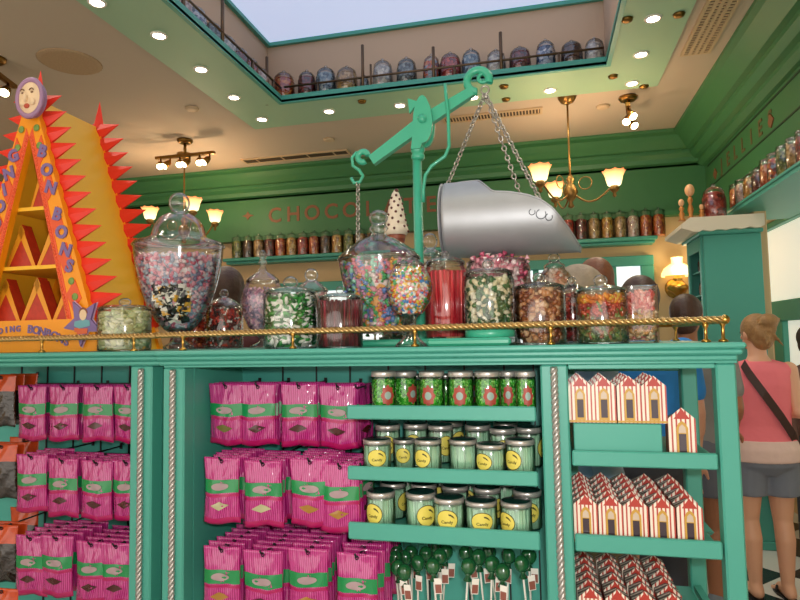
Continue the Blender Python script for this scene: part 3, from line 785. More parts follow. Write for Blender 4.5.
def make_bag(seed, name='hanging_candy_bag', film=None, body=None, win=CHOC, orange=False):
    nu, nv = 14, 22
    mb = MB(); vs = []; fs = []; ms = []
    for j in range(nv + 1):
        for i in range(nu + 1): vs.append(pouch_pt(-1 + 2 * i / nu, j / nv, seed))
    off = len(vs)
    for j in range(nv + 1):
        for i in range(nu + 1):
            p = pouch_pt(-1 + 2 * i / nu, j / nv, seed); vs.append(Vector((p.x, -p.y * .6 + .0006, p.z)))
    for j in range(nv):
        for i in range(nu):
            a = j * (nu + 1) + i; v = (j + .5) / nv
            fs.append((a, a + nu + 1, a + nu + 2, a + 1))
            b = off + a; fs.append((b, b + 1, b + nu + 2, b + nu + 1))
            k = 0
            if orange: k = 0 if v < .3 else 1
            elif .55 < v < .585 or v > .93: k = 1
            ms += [k, k]
    rim = [j * (nu + 1) for j in range(nv + 1)] + [nv * (nu + 1) + i for i in range(1, nu + 1)] + [(nv - j) * (nu + 1) + nu for j in range(1, nv + 1)] + [nu - i for i in range(1, nu)]
    for k in range(len(rim)):
        a, b = rim[k], rim[(k + 1) % len(rim)]
        fs.append((a, a + off, b + off, b)); ms.append(0)
    mb.v = vs; mb.f = [list(f) for f in fs]; mb.m = ms; mb.sm = [True] * len(fs)
    me = mb.mesh(name, [film, body])
    o = bpy.data.objects.new(name, me); COL.objects.link(o)
    def patch(pts_uv, eps):
        return [pouch_pt(u, v, seed, eps) for u, v in pts_uv]
    if not orange:
        n = 14
        b = MB(); up = patch([(-.985 + 1.97 * i / n, .33) for i in range(n + 1)], .0007); mid = patch([(-.985 + 1.97 * i / n, .43) for i in range(n + 1)], .0007); lo = patch([(-.985 + 1.97 * i / n, .53) for i in range(n + 1)], .0007)
        b.add(up + mid + lo, [(r * (n + 1) + i, (r + 1) * (n + 1) + i, (r + 1) * (n + 1) + i + 1, r * (n + 1) + i + 1) for r in (0, 1) for i in range(n)], 0, True)
        part('label_band', b, BAGG, o)
        lg = MB(); c = [pouch_pt(0, .43, seed, .0030)]; ring = [pouch_pt(.5 * cos(2 * pi * i / 16), .43 + .055 * sin(2 * pi * i / 16), seed, .0022) for i in range(16)]
        lg.add(c + ring, [(0, 1 + (i + 1) % 16, 1 + i) for i in range(16)], 0, True)
        part('logo', lg, LOGOM, o)
        dm = MB(); c = [pouch_pt(-.04, .72, seed, .0018)]; ring = [pouch_pt(-.04 + .52 * u, .72 + .066 * v, seed, .0015) for u, v in ((-1, 0), (-.5, .55), (0, 1), (.5, .55), (1, 0), (.5, -.55), (0, -1), (-.5, -.55))]
        dm.add(c + ring, [(0, 1 + (i + 1) % 8, 1 + i) for i in range(8)], 0, True)
        part('flavour_window', dm, win, o)
    hm = MB().torus((0, -.003, -.010), .0045, .0016, Matrix.Rotation(pi / 2, 4, 'X'), 10, 5)
    part('hang_hole', hm, BLACK, o)
    return o
WINS = [CHOC, CHOC, CHOC, CREAMW, GOLDW, OLIVEW]
bag_protos = [make_bag(1.0, film=BAGP, body=BAGM), make_bag(2.7, film=BAGP, body=BAGM), make_bag(4.1, film=BAGP, body=BAGM)]
ORF = mat('bag_orange_film', '#c8481c', .25, coat=.5, noise=.25, nscale=40)
DKF = mat('bag_dark_sweets', '#241a14', .2, coat=.8, noise=.5, nscale=60, bump=.5, bscale=80)
orange_proto = make_bag(3.3, film=ORF, body=DKF, orange=True)
used = set()
def place_bag(pr, x, y, z, rz, label, group, win=None, sc=1.0):
    if pr.name not in used: o = pr; used.add(pr.name); o['label'] = label; o['group'] = group
    else: o = copy_tree(pr, label=label, group=group)
    o['category'] = 'candy bag'
    o.location = (x, y, z); o.rotation_euler = (random.uniform(.0, .05), 0, rz); o.scale = (sc, 1, 1)
    if win:
        for ch in o.children:
            if ch.name.startswith('flavour'): set_mat(ch, 0, win)
    return o
def hook(x, z, y0, yfront, label):
    p = [(x, y0, z + .002), (x, yfront + .004, z + .002), (x, yfront - .004, z + .005), (x, yfront - .010, z + .013)]
    solo('display_hook', MB().tube(p, .0026, 8).box(x - .005, x + .005, y0 - .002, y0, z - .008, z + .012), BLACK, (x, y0, z), label, 'hook', 'hooks of the bag displays')
ROWN = ['top', 'middle', 'bottom', 'lowest']
rows = [  # (front Y, step, depth, [(px centre, py top, window)])
    (1.56, .030, 3, [(226, 384, OLIVEW), (258, 384, CHOC), (299, 384, CHOC), (338, 385, CHOC), (357, 386, CHOC)]),
    (1.47, .034, 5, [(222, 458, CREAMW), (263, 461, CREAMW), (310, 459, GOLDW), (340, 464, GOLDW), (362, 464, CHOC)]),
    (1.44, .036, 7, [(222, 547, GOLDW), (263, 551, CHOC), (308, 549, GOLDW), (357, 554, CHOC)]),
]
rail = MB()
for ri, (yf, step, n, cols) in enumerate(rows):
    for ci, (px, py, win) in enumerate(cols):
        p = atY(px, py, yf); z = p.z - .008
        hx = p.x
        if ci == 4: n_ = 1
        else: n_ = n
        hook(hx, z, 1.7705, yf - .006, 'black hook of the %s row, %s from the silver cord, behind the pink bags' % (ROWN[ri], ORD[ci]))
        for k in range(n_):
            # bags further back ride the hook, a little higher and turned
            rz = random.uniform(-.05, .05)
            if k == 0: lb = 'pink candy bag in front on the %s hook, %s row, centre cabinet' % (ORD[ci], ROWN[ri])
            else: lb = 'pink candy bag, %s back on the %s hook, %s row, centre cabinet' % (ORD[k], ORD[ci], ROWN[ri])
            x = hx + (random.uniform(-.008, .008) if k else 0)
            if ci == 4: rz = 1.3; x = min(x, -.47)
            place_bag(bag_protos[(ri + ci + k) % 3], x, yf + step * k + (.07 if ci == 4 else 0), z + .01, rz, lb, 'pink bags in the centre cabinet', win, .90 if ci == 0 else .93)
    zz = z
    rail.box(-.93, -.46, 1.764, 1.7705, atY(300, (384, 452, 541)[ri], 1.77).z - .004, atY(300, (384, 452, 541)[ri], 1.77).z + .004)
part('hanging_bars', rail, BLACK, cc)
rowsl = [
    (1.60, .032, 3, 386, [(32, 0), (64, 0), (98, 0), (128, 0)]),
    (1.54, .034, 4, 455, [(32, 0), (63, 4), (97, 6), (128, 6)]),
    (1.50, .036, 5, 536, [(31, 0), (57, 0), (92, 6), (122, 8)]),
]
rail = MB()
for ri, (yf, step, n, py, cols) in enumerate(rowsl):
    for ci, (px, dy) in enumerate(cols):
        p = atY(px, py + dy, yf)
        x_ = min(p.x, -1.190)
        hook(x_, p.z - .008, 1.7955, yf - .006, 'black hook of the %s row, %s from the orange bags, side cabinet' % (ROWN[ri], ORD[ci]))
        for k in range(n):
            if k == 0: lb = 'pink candy bag in front on the %s hook, %s row, side cabinet' % (ORD[ci], ROWN[ri])
            else: lb = 'pink candy bag, %s back on the %s hook, %s row, side cabinet' % (ORD[k], ORD[ci], ROWN[ri])
            x = min(x_ + (random.uniform(-.006, .006) if k else 0), -1.189)
            place_bag(bag_protos[(ri + ci + k) % 3], x, yf + step * k, p.z + .002, random.uniform(-.06, .06), lb, 'pink bags in the side cabinet', CHOC, .93 if ci < 3 else .9)
    for k in range(2):
        for ci, px in enumerate((2, 24) if k else (2,)):
            p = atY(px, py - 10, yf + .05)
            if px == 24: p.y = yf + n * step + .03
            if k == 0: hook(p.x, p.z - .006, 1.7955, yf + .045, 'black hook carrying the orange bags, %s row' % ROWN[ri])
            place_bag(orange_proto, p.x if px == 2 else atY(px, py - 10, p.y).x, (p.y + .034 * k) if px == 2 else p.y, p.z + .004, random.uniform(-.05, .05), 'orange topped bag of dark sweets, %s row, %s' % (ROWN[ri], ('front of the hook' if k == 0 else ('behind the front orange bag', 'half hidden behind the first pink bag')[ci])), 'orange bags in the side cabinet', None, 1.0)
    rail.box(-2.6, -1.09, 1.789, 1.7955, atY(70, py - 2, 1.79).z - .004, atY(70, py - 2, 1.79).z + .004)
part('hanging_bars', rail, BLACK, lc)
p = atY(2, 588, 1.5)
place_bag(orange_proto, p.x, 1.5, p.z, .02, 'orange topped bag at the very bottom of the side cabinet', 'orange bags in the side cabinet')

# ================================================================= JAR TRAYS
TR = [('top', 1.339, 1.3045), ('middle', 1.189, 1.1555), ('bottom', 1.052, 1.011)]
for nm, zt, zb in TR:
    t = empty('jar_tray', (-.253, 1.6, zb), 'long teal jar tray, %s of the three in the centre cabinet' % nm, 'tray', 'jar trays')
    part('tray_floor', MB().box(-.452, -.024, 1.458, 1.755, zb + .002, zb + .012), TEAL, t)
    part('front_lip', MB().bbox(-.485, -.022, 1.446, 1.458, zb, zt, .003), TEAL, t)
    for x in (-.40, -.14):
        part('bracket', MB().prism([(1.763, zb - .001), (1.60, zb - .001), (1.763, zb - .045)], x - .004, x + .004, 'X'), BLACK, t)
STICKG = mat('pale_green_sticks', '#a8d8b4', .4)
GREENB = speckle('green_beads', ['#2f9a26', '#4fc238', '#23801e', '#7fd858', '#3aae2c'], 190, .25)
YLAB = mat('yellow_label', '#e6d45e', .45)
DARKL = mat('label_dark', '#3c3a18', .5)
LIDREFL = mat('lid_dark_reflection', '#173a34', .25)  # dark reflection in the glossy lid tops, painted in as colour
MEDR = mat('medallion_red', '#a84434', .45)
MEDG = mat('medallion_grey', '#93aaa0', .4)
def curved(r, c_u, c_z, pts, eps):
    """map flat (u metres, z) points round a jar of radius r, facing -Y"""
    out = []
    for u, z in pts:
        a = (c_u + u) / r
        out.append(Vector(((r + eps) * sin(a), -(r + eps) * cos(a), c_z + z)))
    return out
def disc_on(mb, r, c_u, c_z, R, eps, n=22, wav=0.0, ry=None, mi=0):
    pts = []
    rings = 4
    vs = [curved(r, c_u, c_z, [(0, 0)], eps)[0]]; fs = []
    for k in range(1, rings + 1):
        vs += curved(r, c_u, c_z, [(R * k / rings * (1 + wav * cos(8 * 2 * pi * i / n)) * cos(2 * pi * i / n), (ry or R) * k / rings * (1 + wav * cos(8 * 2 * pi * i / n)) * sin(2 * pi * i / n)) for i in range(n)], eps)
    for i in range(n): fs.append((0, 1 + i, 1 + (i + 1) % n))
    for k in range(rings - 1):
        for i in range(n):
            a = 1 + k * n + i; b = 1 + k * n + (i + 1) % n
            fs.append((a, a + n, b + n, b))
    return mb.add(vs, fs, mi, True)
def make_bead_jar():
    r, h = .032, .088
    j = empty('bead_jar', (0, 0, 0), '', 'jar', 'green sweet jars')
    part('sweets', MB().lathe([(r * .93, .003), (r * .955, .006), (r * .955, h * .80), (.0001, h * .82)], n=24), GREENB, j)
    part('glass_body', MB().lathe([(r * .95, 0), (r, .004), (r, h * .84), (r * .94, h * .88)], n=24, cap1=False), GLAZ, j)
    part('lid', MB().lathe([(r * .99, h * .87), (r * 1.01, h * .875), (r * 1.01, h * .985), (r * .96, h), (r * .90, h * .985), (.0001, h * .985)], n=28), TINLID, j)
    lb = part('label_medallion', disc_on(MB(), r, .004, h * .42, .0165, .0006, 32, .12, .021), MEDR, j)
    part('medallion_centre', disc_on(MB(), r, .004, h * .42, .0085, .0011, 16), MEDG, lb)
    return j
def make_stick_jar():
    r, h = .037, .098
    j = empty('stick_jar', (0, 0, 0), '', 'jar', 'jars of pale green sticks')
    st = MB()
    n = 30
    for i in range(n):
        a = 2 * pi * i / n; b = a + random.uniform(-.25, .25)
        rr = r * .84
        st.tube([(rr * cos(a), rr * sin(a), .004), (rr * cos(b), rr * sin(b), h * .80)], .0038, 6)
    st.lathe([(r * .72, .004), (r * .72, h * .78), (.0001, h * .78)], n=14)
    part('candy_sticks', st, STICKG, j)
    part('glass_body', MB().lathe([(r * .95, 0), (r, .004), (r, h * .83), (r * .95, h * .87)], n=28, cap1=False), GLAZ, j)
    part('lid', MB().lathe([(r * .98, h * .86), (r * 1.01, h * .865), (r * 1.01, h * .985), (r * .95, h), (r * .89, h * .985), (.0001, h * .985)], n=28), TINLID, j)
    part('lid_reflection', MB().lathe([(r * .92, h * 1.0), (r * .90, h * 1.004), (.0001, h * 1.004)], n=28, cap0=False), LIDREFL, j, 'dark reflection painted on lid top')
    lb = part('round_label', disc_on(MB(), r, 0, h * .47, .0262, .0006, 26), DARKL, j)
    part('label_face', disc_on(MB(), r, 0, h * .47, .0244, .0011, 26), YLAB, lb)
    sw = MB()
    sw.add(curved(r, 0, h * .47, [(.003, .0155), (.0085, .0150), (.014, .0105), (.018, .003), (.0135, .0065), (.0085, .0105), (.0045, .0115)], .0016), [tuple(range(7))[::-1]])
    tm = text_mb('Candy', .0105, Matrix(((1, 0, 0, 0), (0, 0, -1, 0), (0, 1, 0, 0), (0, 0, 0, 1))), .0002, .0002)
    for v, f in ((tm.v, tm.f),):
        pts = [(p.x, p.z - .0055) for p in v]
        sw.add(curved(r, 0, h * .47, pts, .0016), f)
    part('label_print', sw, DARKL, lb)
    return j
GLAZ = glass('jar_glass_bright', (.97, .985, .975), .2, .09)
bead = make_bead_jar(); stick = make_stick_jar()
def put(pr, loc, rz, label, sc=(1, 1, 1)):
    if pr.name not in used: o = pr; used.add(pr.name); o['label'] = label
    else: o = copy_tree(pr, label=label)
    o.location = loc; o.rotation_euler = (0, 0, rz); o.scale = sc
    return o
xs = [(384, .45, 1.505, 1), (405, .8, 1.555, 1), (432, -.25, 1.505, 1), (461, -.1, 1.505, 1), (488, .15, 1.505, 1), (508.5, -.1, 1.542, .75), (526, .1, 1.502, .75)]
zf = TR[0][2] + .0125
for i, (px, rz, Y, s) in enumerate(xs):
    q = atY(px, 395, Y)
    put(bead, (q.x, Y, zf), rz, 'jar of bright green sweets, %s from the pink bags on the top tray' % ORD[i], (s, s, (atY(px, 371, Y).z - zf) / .088))
k = 0
for i, px in enumerate((416, 446, 474, 499, 524)):
    Y = 1.64; q = atY(px, 395, Y)
    put(bead, (q.x, Y, zf), random.uniform(-1, 1), 'jar of green sweets in the rear row of the top tray, %s along' % ORD[i], (1, 1, 1))
zf = TR[1][2] + .0125
for i, (px, w, rz, Y) in enumerate([(377, 28, .25, 1.502), (404, 22, .1, 1.555), (428, 27, -.35, 1.502), (463, 28, 1.9, 1.515), (490.5, 29, -.55, 1.502), (520, 29, -.6, 1.502)]):
    q = atY(px, 440, Y); s = w * mpp(q) / .0747
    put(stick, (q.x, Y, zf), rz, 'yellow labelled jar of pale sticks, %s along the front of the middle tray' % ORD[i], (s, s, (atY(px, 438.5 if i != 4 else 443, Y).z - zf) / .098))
for i, (px, Y) in enumerate([(388, 1.63), (416, 1.66), (441, 1.64), (452, 1.72), (478, 1.65), (503, 1.60), (506, 1.71), (529, 1.625)]):
    q = atY(px, 440, Y)
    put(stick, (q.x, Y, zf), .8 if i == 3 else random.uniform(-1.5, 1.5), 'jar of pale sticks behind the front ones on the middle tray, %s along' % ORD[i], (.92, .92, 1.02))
zf = TR[2][2] + .0125
for i, (px, w, rz, Y) in enumerate([(381, 29, -.35, 1.503), (421, 30, .6, 1.505), (449, 31, 0, 1.497), (481, 32, .15, 1.503), (516, 31, -.75, 1.503)]):
    q = atY(px, 500, Y); s = w * mpp(q) / .0747
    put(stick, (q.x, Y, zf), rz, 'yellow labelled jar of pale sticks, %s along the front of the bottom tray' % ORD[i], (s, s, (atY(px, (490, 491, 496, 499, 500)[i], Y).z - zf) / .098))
for i, (px, Y) in enumerate([(393, 1.61), (408, 1.70), (424, 1.61), (440, 1.71), (455, 1.60), (470, 1.69), (487, 1.595), (504, 1.68), (527, 1.58)]):
    q = atY(px, 485, Y)
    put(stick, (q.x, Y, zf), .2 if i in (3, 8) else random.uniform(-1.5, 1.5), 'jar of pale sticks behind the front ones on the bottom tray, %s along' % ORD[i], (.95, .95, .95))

# lollipops hung in bunches beneath the bottom tray
LOLG = mat('lolly_green', '#1c5a30', .12, coat=.8, noise=.5, nscale=45)
LOLW = mat('lolly_wrapper', '#2f8a4a', .1, coat=1)
def make_lolly():
    l = empty('hanging_lollipop', (0, 0, 0), '', 'lollipop', 'lollipops under the bottom tray')
    part('candy_head', MB().ball((0, 0, -.03), .0195, 14, 10, 0, (1, .8, 1.05)).lathe([(.011, -.064), (.005, -.052), (.012, -.046)], n=10), LOLG, l)
    part('stick', MB().tube([(0, 0, -.048), (.001, 0, -.155)], .0026, 8), WHITE, l)
    part('string', MB().tube([(0, 0, -.008), (0, .002, .03)], .0008, 5), BLACK, l)
    tg = part('paper_tag', MB().box(.004, .022, -.021, -.0205, -.088, -.052), WHITE, l)
    part('tag_print', MB().box(.0055, .0205, -.0217, -.0212, -.086, -.066), mat('tag_red', '#8f5244', .5), tg)
    return l
lol = make_lolly()
LP = [(394, 558, 1.56), (397, 568, 1.50), (395, 551, 1.63), (404, 558, 1.57), (403, 572, 1.49), (411, 553, 1.62), (418, 563, 1.53), (426, 554, 1.60), (432, 566, 1.50), (440, 557, 1.55), (447, 552, 1.63), (396, 547, 1.70), (436, 547, 1.70),
      (470, 566, 1.51), (478, 557, 1.57), (488, 552, 1.64), (493, 564, 1.53), (503, 572, 1.49), (509, 556, 1.60), (521, 564, 1.52), (529, 556, 1.58), (465, 553, 1.62)]
for i, (px, py, Y) in enumerate(LP):
    q = atY(px, py, Y)
    z = q.z + .03
    d = 'bunch nearest the pink bags' if i < 13 else 'bunch nearest the silver cord'
    rz = random.uniform(-.5, .5)
    o = put(lol, (q.x, Y, z), rz, 'green lollipop on white stick, %s in the %s' % (ORD[i if i < 13 else i - 13], d))
    for ch in o.children:
        if ch.name.startswith('string'): pass
    o.rotation_euler = (random.uniform(-.05, .05), random.uniform(-.12, .12), rz)

# ================================================================= STRIPED BOXES
BOXS = stripes('box_stripes', '#f0e2d0', '#b84438', 112, 'X', .62, .35, .3)
BOXR = mat('box_red_gable', '#b4382c', .4)
BOXK = stripes('box_roof', '#564a48', '#cdbfb2', 64, 'Y', .62, .4)
BOXG = mat('box_gold', '#c89a3c', .4)
BOXD = mat('box_window_dark', '#3a2a34', .2, coat=.5)
BOXC = mat('box_window_light', '#cdb9a4', .35)
def make_box():
    w, d, h, hr = .0268, .0445, .083, .109
    b = MB(); poly = [(-w, 0), (w, 0), (w, h), (0, hr), (-w, h)]
    n = 5; vs = [(x, -d / 2, z) for x, z in poly] + [(x, d / 2, z) for x, z in poly]
    b.add(vs, [(0, 1, 2, 3, 4), (9, 8, 7, 6, 5), (0, 5, 6, 1), (1, 6, 7, 2), (4, 9, 5, 0)], 0)
    g = .0125
    b = MB(); b.add([(-w, -d / 2, 0), (w, -d / 2, 0), (w, -d / 2, h), (-w, -d / 2, h), (-w, d / 2, 0), (w, d / 2, 0), (w, d / 2, h), (-w, d / 2, h)], [(0, 1, 2, 3), (5, 4, 7, 6), (1, 5, 6, 2), (4, 0, 3, 7), (4, 5, 1, 0)], 0)
    b.prism([(-w, h), (w, h), (w * .98, h + .003), (0, hr), (-w * .98, h + .003)], -d / 2, -d / 2 + .003, 'Y', 0)
    b.add([(w, -d / 2 + .003, h), (w, d / 2, h), (0, d / 2, hr - g), (0, -d / 2 + .003, hr - g), (-w, -d / 2 + .003, h), (-w, d / 2, h)], [(0, 1, 2, 3), (4, 3, 2, 5), (1, 5, 2)], 1)
    me = b.mesh('candy_box', [BOXS, BOXK]); o = bpy.data.objects.new('candy_box', me); COL.objects.link(o)
    o['category'] = 'candy box'
    def fr(poly, y): return MB().prism(poly, -d / 2 - y, -d / 2 - y + .0006, 'Y')
    part('gable_flap', fr([(-.016, h + .002), (.016, h + .002), (0, hr - .002)], .0008), BOXR, o)
    a = [(-.0115, .006), (.0115, .006), (.0115, .066), (.007, .076), (0, .081), (-.007, .076), (-.0115, .066)]
    g = part('gold_arch', fr(a, .0008), BOXG, o)
    part('window', fr([(-.0072, .012), (.0072, .012), (.0072, .054), (-.0072, .054)], .0014), BOXD, g)
    part('arch_top', fr([(-.0075, .056), (.0075, .056), (.006, .068), (0, .074), (-.006, .068)], .0014), BOXC, g)
    part('base_fringe', MB().box(-w, w, -d / 2 - .0008, -d / 2 - .0002, 0.001, .0055), BOXG, o)
    return o
bx = make_box()
ri_ = solo('display_riser', MB().bbox(.062, .253, 1.463, 1.66, 1.2225, 1.300, .002), TEAL, (.158, 1.56, 1.2225), 'plain teal riser block under the top row of striped boxes', 'riser')
def place_box(x, y, z, label, s=1.0, rz=0):
    if bx.name not in used: o = bx; used.add(bx.name)
    else: o = copy_tree(bx)
    o['label'] = label; o['group'] = 'striped candy boxes'
    o.location = (x, y, z); o.scale = (s, 1, s); o.rotation_euler = (0, 0, rz)
for k in range(4):
    for i, px in enumerate((580.5, 604, 628.5, 653)):
        p = atY(px, 417, 1.495)
        place_box(p.x + random.uniform(-.001, .001), 1.495 + .0485 * k - .004, 1.301, 'striped gabled candy box on the riser, %s row, %s from the silver cord' % (('front', 'second', 'third', 'rear')[k], ORD[i]), .985)
p = atY(681.5, 452, 1.487)
place_box(p.x, 1.4875, 1.222, 'single striped candy box standing lower beside the riser', 1.06, -.03)
for nm, zf, pxs, n in (('middle', 1.031, (585.5, 610, 634.5, 660.5, 688), 6), ('lowest visible', .823, (590, 617, 644, 671), 6)):
    for k in range(n):
        for i, px in enumerate(pxs):
            p = atY(px, 520 if nm == 'middle' else 600, 1.49)
            place_box(p.x + random.uniform(-.0012, .0012), 1.4875 + .0482 * k, zf, 'striped gabled box on %s shelf, %s row, %s from the silver cord' % (nm, ORD[k], ORD[i]), .985 if i < 4 else 1.0, random.uniform(-.006, .006))

# ================================================================= SWEET JARS ON THE WORKTOP
def prof_at(prof, z):
    for (r0, z0), (r1, z1) in zip(prof, prof[1:]):
        if z0 <= z <= z1 and z1 > z0: return r0 + (r1 - r0) * (z - z0) / (z1 - z0)
    return prof[-1][0] if z > prof[-1][1] else prof[0][0]
def rotm(): return Matrix.Rotation(random.uniform(0, 6.28), 4, (random.random() - .5, random.random() - .5, random.random() + .01))
CAND = {}
def cmat(h):
    if h not in CAND: CAND[h] = mat('candy_' + h.strip('#'), h, .32, coat=.25)
    return CAND[h]
def heap(prof, c, z0, z1, kind, size, n, cols, sq=0.0, core=None, amin=0, amax=2 * pi, inset=1.0):
    """sweets pressed against the inside of a jar, with a plain core behind them"""
    mb = MB(); rnd = random
    for i in range(n):
        top = i < n * .16
        z = z1 + rnd.uniform(-.5, .3) * size if top else z0 + size * .5 + (z1 - z0 - size * .5) * ((i * .618034) % 1)
        R = max(size * .4, prof_at(prof, min(z, z1)) * inset - size * .62)
        a = rnd.uniform(amin, amax)
        if top: R *= sqrt(rnd.random())
        elif rnd.random() < .3: R -= size * .5 * rnd.random()
        k = (abs(cos(a)) ** sq + abs(sin(a)) ** sq) ** (-1.0 / sq) if sq else 1
        p = Vector((c[0] + R * k * cos(a), c[1] + R * k * sin(a), c[2] + z))
        mi = rnd.randrange(len(cols)); h = size * .5 * rnd.uniform(.85, 1.1)
        M = Matrix.Translation(p) @ rotm()
        if kind == 'cube': mb.box(-h, h, -h, h, -h * .8, h * .8, mi, M)
        elif kind == 'ball': mb.ball(p, h, 7, 5, mi)
        elif kind == 'bean': mb.ball(p, h, 7, 5, mi, (.62, .62, 1.15), rotm())
        elif kind == 'disc': mb.ball(p, h, 8, 4, mi, (1.15, 1.15, .4), rotm())
        elif kind == 'chunk': mb.ball(p, h, 6, 4, mi, (rnd.uniform(.7, 1.2), rnd.uniform(.7, 1.1), rnd.uniform(.7, 1.2)), rotm())
        elif kind == 'twist':
            mb.ball(p, h, 6, 4, mi, (.75, .75, 1), M.to_3x3().to_4x4())
            d = M.to_3x3() @ Vector((0, 0, 1))
            for s_ in (1, -1): mb.tube([p + d * s_ * h * .8, p + d * s_ * h * 1.7], h * .3, 5, mi, True, [h * .15, h * .65])
        elif kind == 'ring':
            mb.torus(p, h * .7, h * .34, rotm(), 9, 5, mi)
        elif kind == 'half':
            mb.ball(p, h, 8, 4, mi, (1.1, 1.1, .5), rotm()); mb.ball(p + Vector((0, 0, h * .2)), h * .95, 8, 4, (mi + 1) % len(cols), (.9, .9, .5), rotm())
        elif kind == 'stick':
            mb.tube([Vector((p.x, p.y, c[2] + z0)), Vector((p.x + rnd.uniform(-.004, .004), p.y + rnd.uniform(-.004, .004), c[2] + z1 + rnd.uniform(-.6, .3) * size))], size * .4, 6, mi)
    pr = []
    for j in range(9):
        z = z0 + (z1 - size * .5 - z0) * j / 8; pr.append((max(.001, (prof_at(prof, z) * inset - size * 1.0)), z))
    pr.append((.0001, z1 - size * .4))
    mb.lathe(pr, c, 24, len(cols), True, sq=sq)
    return mb, [cmat(h) for h in cols] + [speckle('core_' + ''.join(c.strip('#')[:2] for c in cols) + (core or '').strip('#'), list(cols) + [core or cols[0]], 1.0 / max(size, .012), .5)]
def worktop_jar(name, label, px, Y, yb, body, lid, knob, fill, zbase=None, n=32, sq=0.0, group='glass jars on the worktop', foot=None, glassm=None):
    """body/lid profiles in photo pixels as (radius, y); scaled by the jar's own distance"""
    q = atY(px, yb, Y); s = mpp((q.x, Y, 1.5)); zb = zbase if zbase is not None else ZT + .0006
    G = glassm or GLAZ
    cv = lambda pr: [(max(.0001, r * s), (yb - y) * s) for r, y in pr]
    j = empty(name, (q.x, Y, zb), label, 'jar', group)
    bp = cv(body)
    mb = MB().lathe(bp, (q.x, Y, zb), n, 0, True, True, False, sq)
    mb.torus((q.x, Y, zb + bp[-1][1]), bp[-1][0], s * .9, n=n, k=6) if not sq else None
    part('glass_body', mb, G, j)
    if lid:
        lp = cv(lid)
        lo = part('lid', MB().lathe(lp, (q.x, Y, zb), n, 0, True, False, False, sq), G, j)
        if knob:
            kr, ky, ks = knob
            part('knob', MB().ball((q.x, Y, zb + (yb - ky) * s), kr * s, 16, 12, 0, (1, 1, ks)), G, lo)
    for (nm, y0, y1, kind, size, cnt, cols, kw) in fill:
        m_, mats = heap(bp, (q.x, Y, zb), (yb - y0) * s, (yb - y1) * s, kind, size, cnt, cols, sq, **kw)
        o = part(nm, m_, mats, j, kind='stuff')
    return j
# the big footed apothecary jar
worktop_jar('apothecary_jar', 'biggest footed apothecary jar of pink candy over black and white liquorice cubes', 178.5, 1.735, 347,
    [(14, 347), (15, 344), (10, 341), (5, 337), (5, 333), (9, 330), (14, 327), (22, 318), (29, 306), (34, 293), (38, 278), (41, 264), (42.5, 254), (43, 246), (44, 243)],
    [(44, 242), (43, 240), (36, 238), (27, 234), (26, 230), (24, 222), (19, 215), (13, 211), (9, 209)], (10.5, 199, 1.05),
    [('rock_candy', 327, 256, 'chunk', .0165, 1500, ['#f0a0b0', '#d0607c', '#9aa6c0', '#ece0e4', '#8a7c98', '#f0c4cc', '#b8c4d4'], dict(core='#a08898')),
     ('liquorice_cubes', 321, 288, 'cube', .026, 150, ['#15120f', '#eae4d4', '#e0a83a', '#26201c', '#f0ece0', '#1a1614'], dict(core='#3c3230', amin=4.55, amax=5.6, inset=1.0))])
worktop_jar('canister_jar', 'low glass jar of cream sweets beside the purple star', 124.5, 1.555, 349, [(24, 349), (25, 346), (25, 312), (24, 308)], [(25.5, 308), (25.5, 306), (20, 304), (8, 302.5)], (6, 300, .7),
    [('cream_sweets', 347.5, 312, 'disc', .024, 260, ['#d8d4a0', '#e8e4c0', '#c8c48a', '#bfc890'], dict(core='#b8b488'))])
worktop_jar('candy_jar', 'small glass jar of red and dark sweets behind the apothecary jar', 224, 1.90, 344, [(17.5, 344), (18.5, 342), (18.5, 309), (16, 304)], [(18.5, 304), (18, 302), (12, 297), (5, 293)], (4.5, 289, 1),
    [('mixed_sweets', 342, 308, 'twist', .016, 220, ['#b02a24', '#e8e0d8', '#3a2420', '#d84a38', '#7a4038'], dict(core='#7a3a34'))])
worktop_jar('candy_jar', 'small glass jar of red and orange sweets almost behind the apothecary jar', 195, 1.91, 344, [(10.5, 344), (11.5, 342), (11.5, 316), (10, 312)], [(11.5, 312), (11, 309), (8, 306), (4, 304)], (4, 301, 1),
    [('red_sweets', 342, 315, 'chunk', .014, 200, ['#c83a22', '#e06a3a', '#8f2018'], dict(core='#8f3020'))])
worktop_jar('goblet_jar', 'tulip shaped goblet jar of lilac and pink sweets with a slim finial', 263, 1.86, 345, [(14, 345), (13, 343), (4, 339), (4, 335), (9, 331), (15, 323), (20, 311), (21.5, 299), (20, 287), (16, 279)],
    [(17, 279), (16, 277), (11, 272), (5, 269), (3, 265), (2.5, 262), (4.5, 259), (2.5, 256), (4, 253)], (3.6, 251, 1.2),
    [('lilac_sweets', 333, 287, 'chunk', .011, 420, ['#c88aa8', '#a888a0', '#d8a8b8', '#907890', '#e0b0b8'], dict(core='#a08090'))])
worktop_jar('canister_jar', 'wide glass jar of green and white sweets beside the dark red jar', 291, 1.55, 348, [(25.5, 348), (26.8, 345), (26.8, 299), (24, 293)], [(26.5, 293), (26.5, 290.5), (20, 288.5), (9, 286)], (7.5, 282, .85),
    [('green_and_white_sweets', 346.5, 299, 'half', .0235, 330, ['#1f6a24', '#ece8dc', '#2f8a30', '#174f1c', '#f4f0e8', '#3a9a3c'], dict(core='#1c4a20'))])
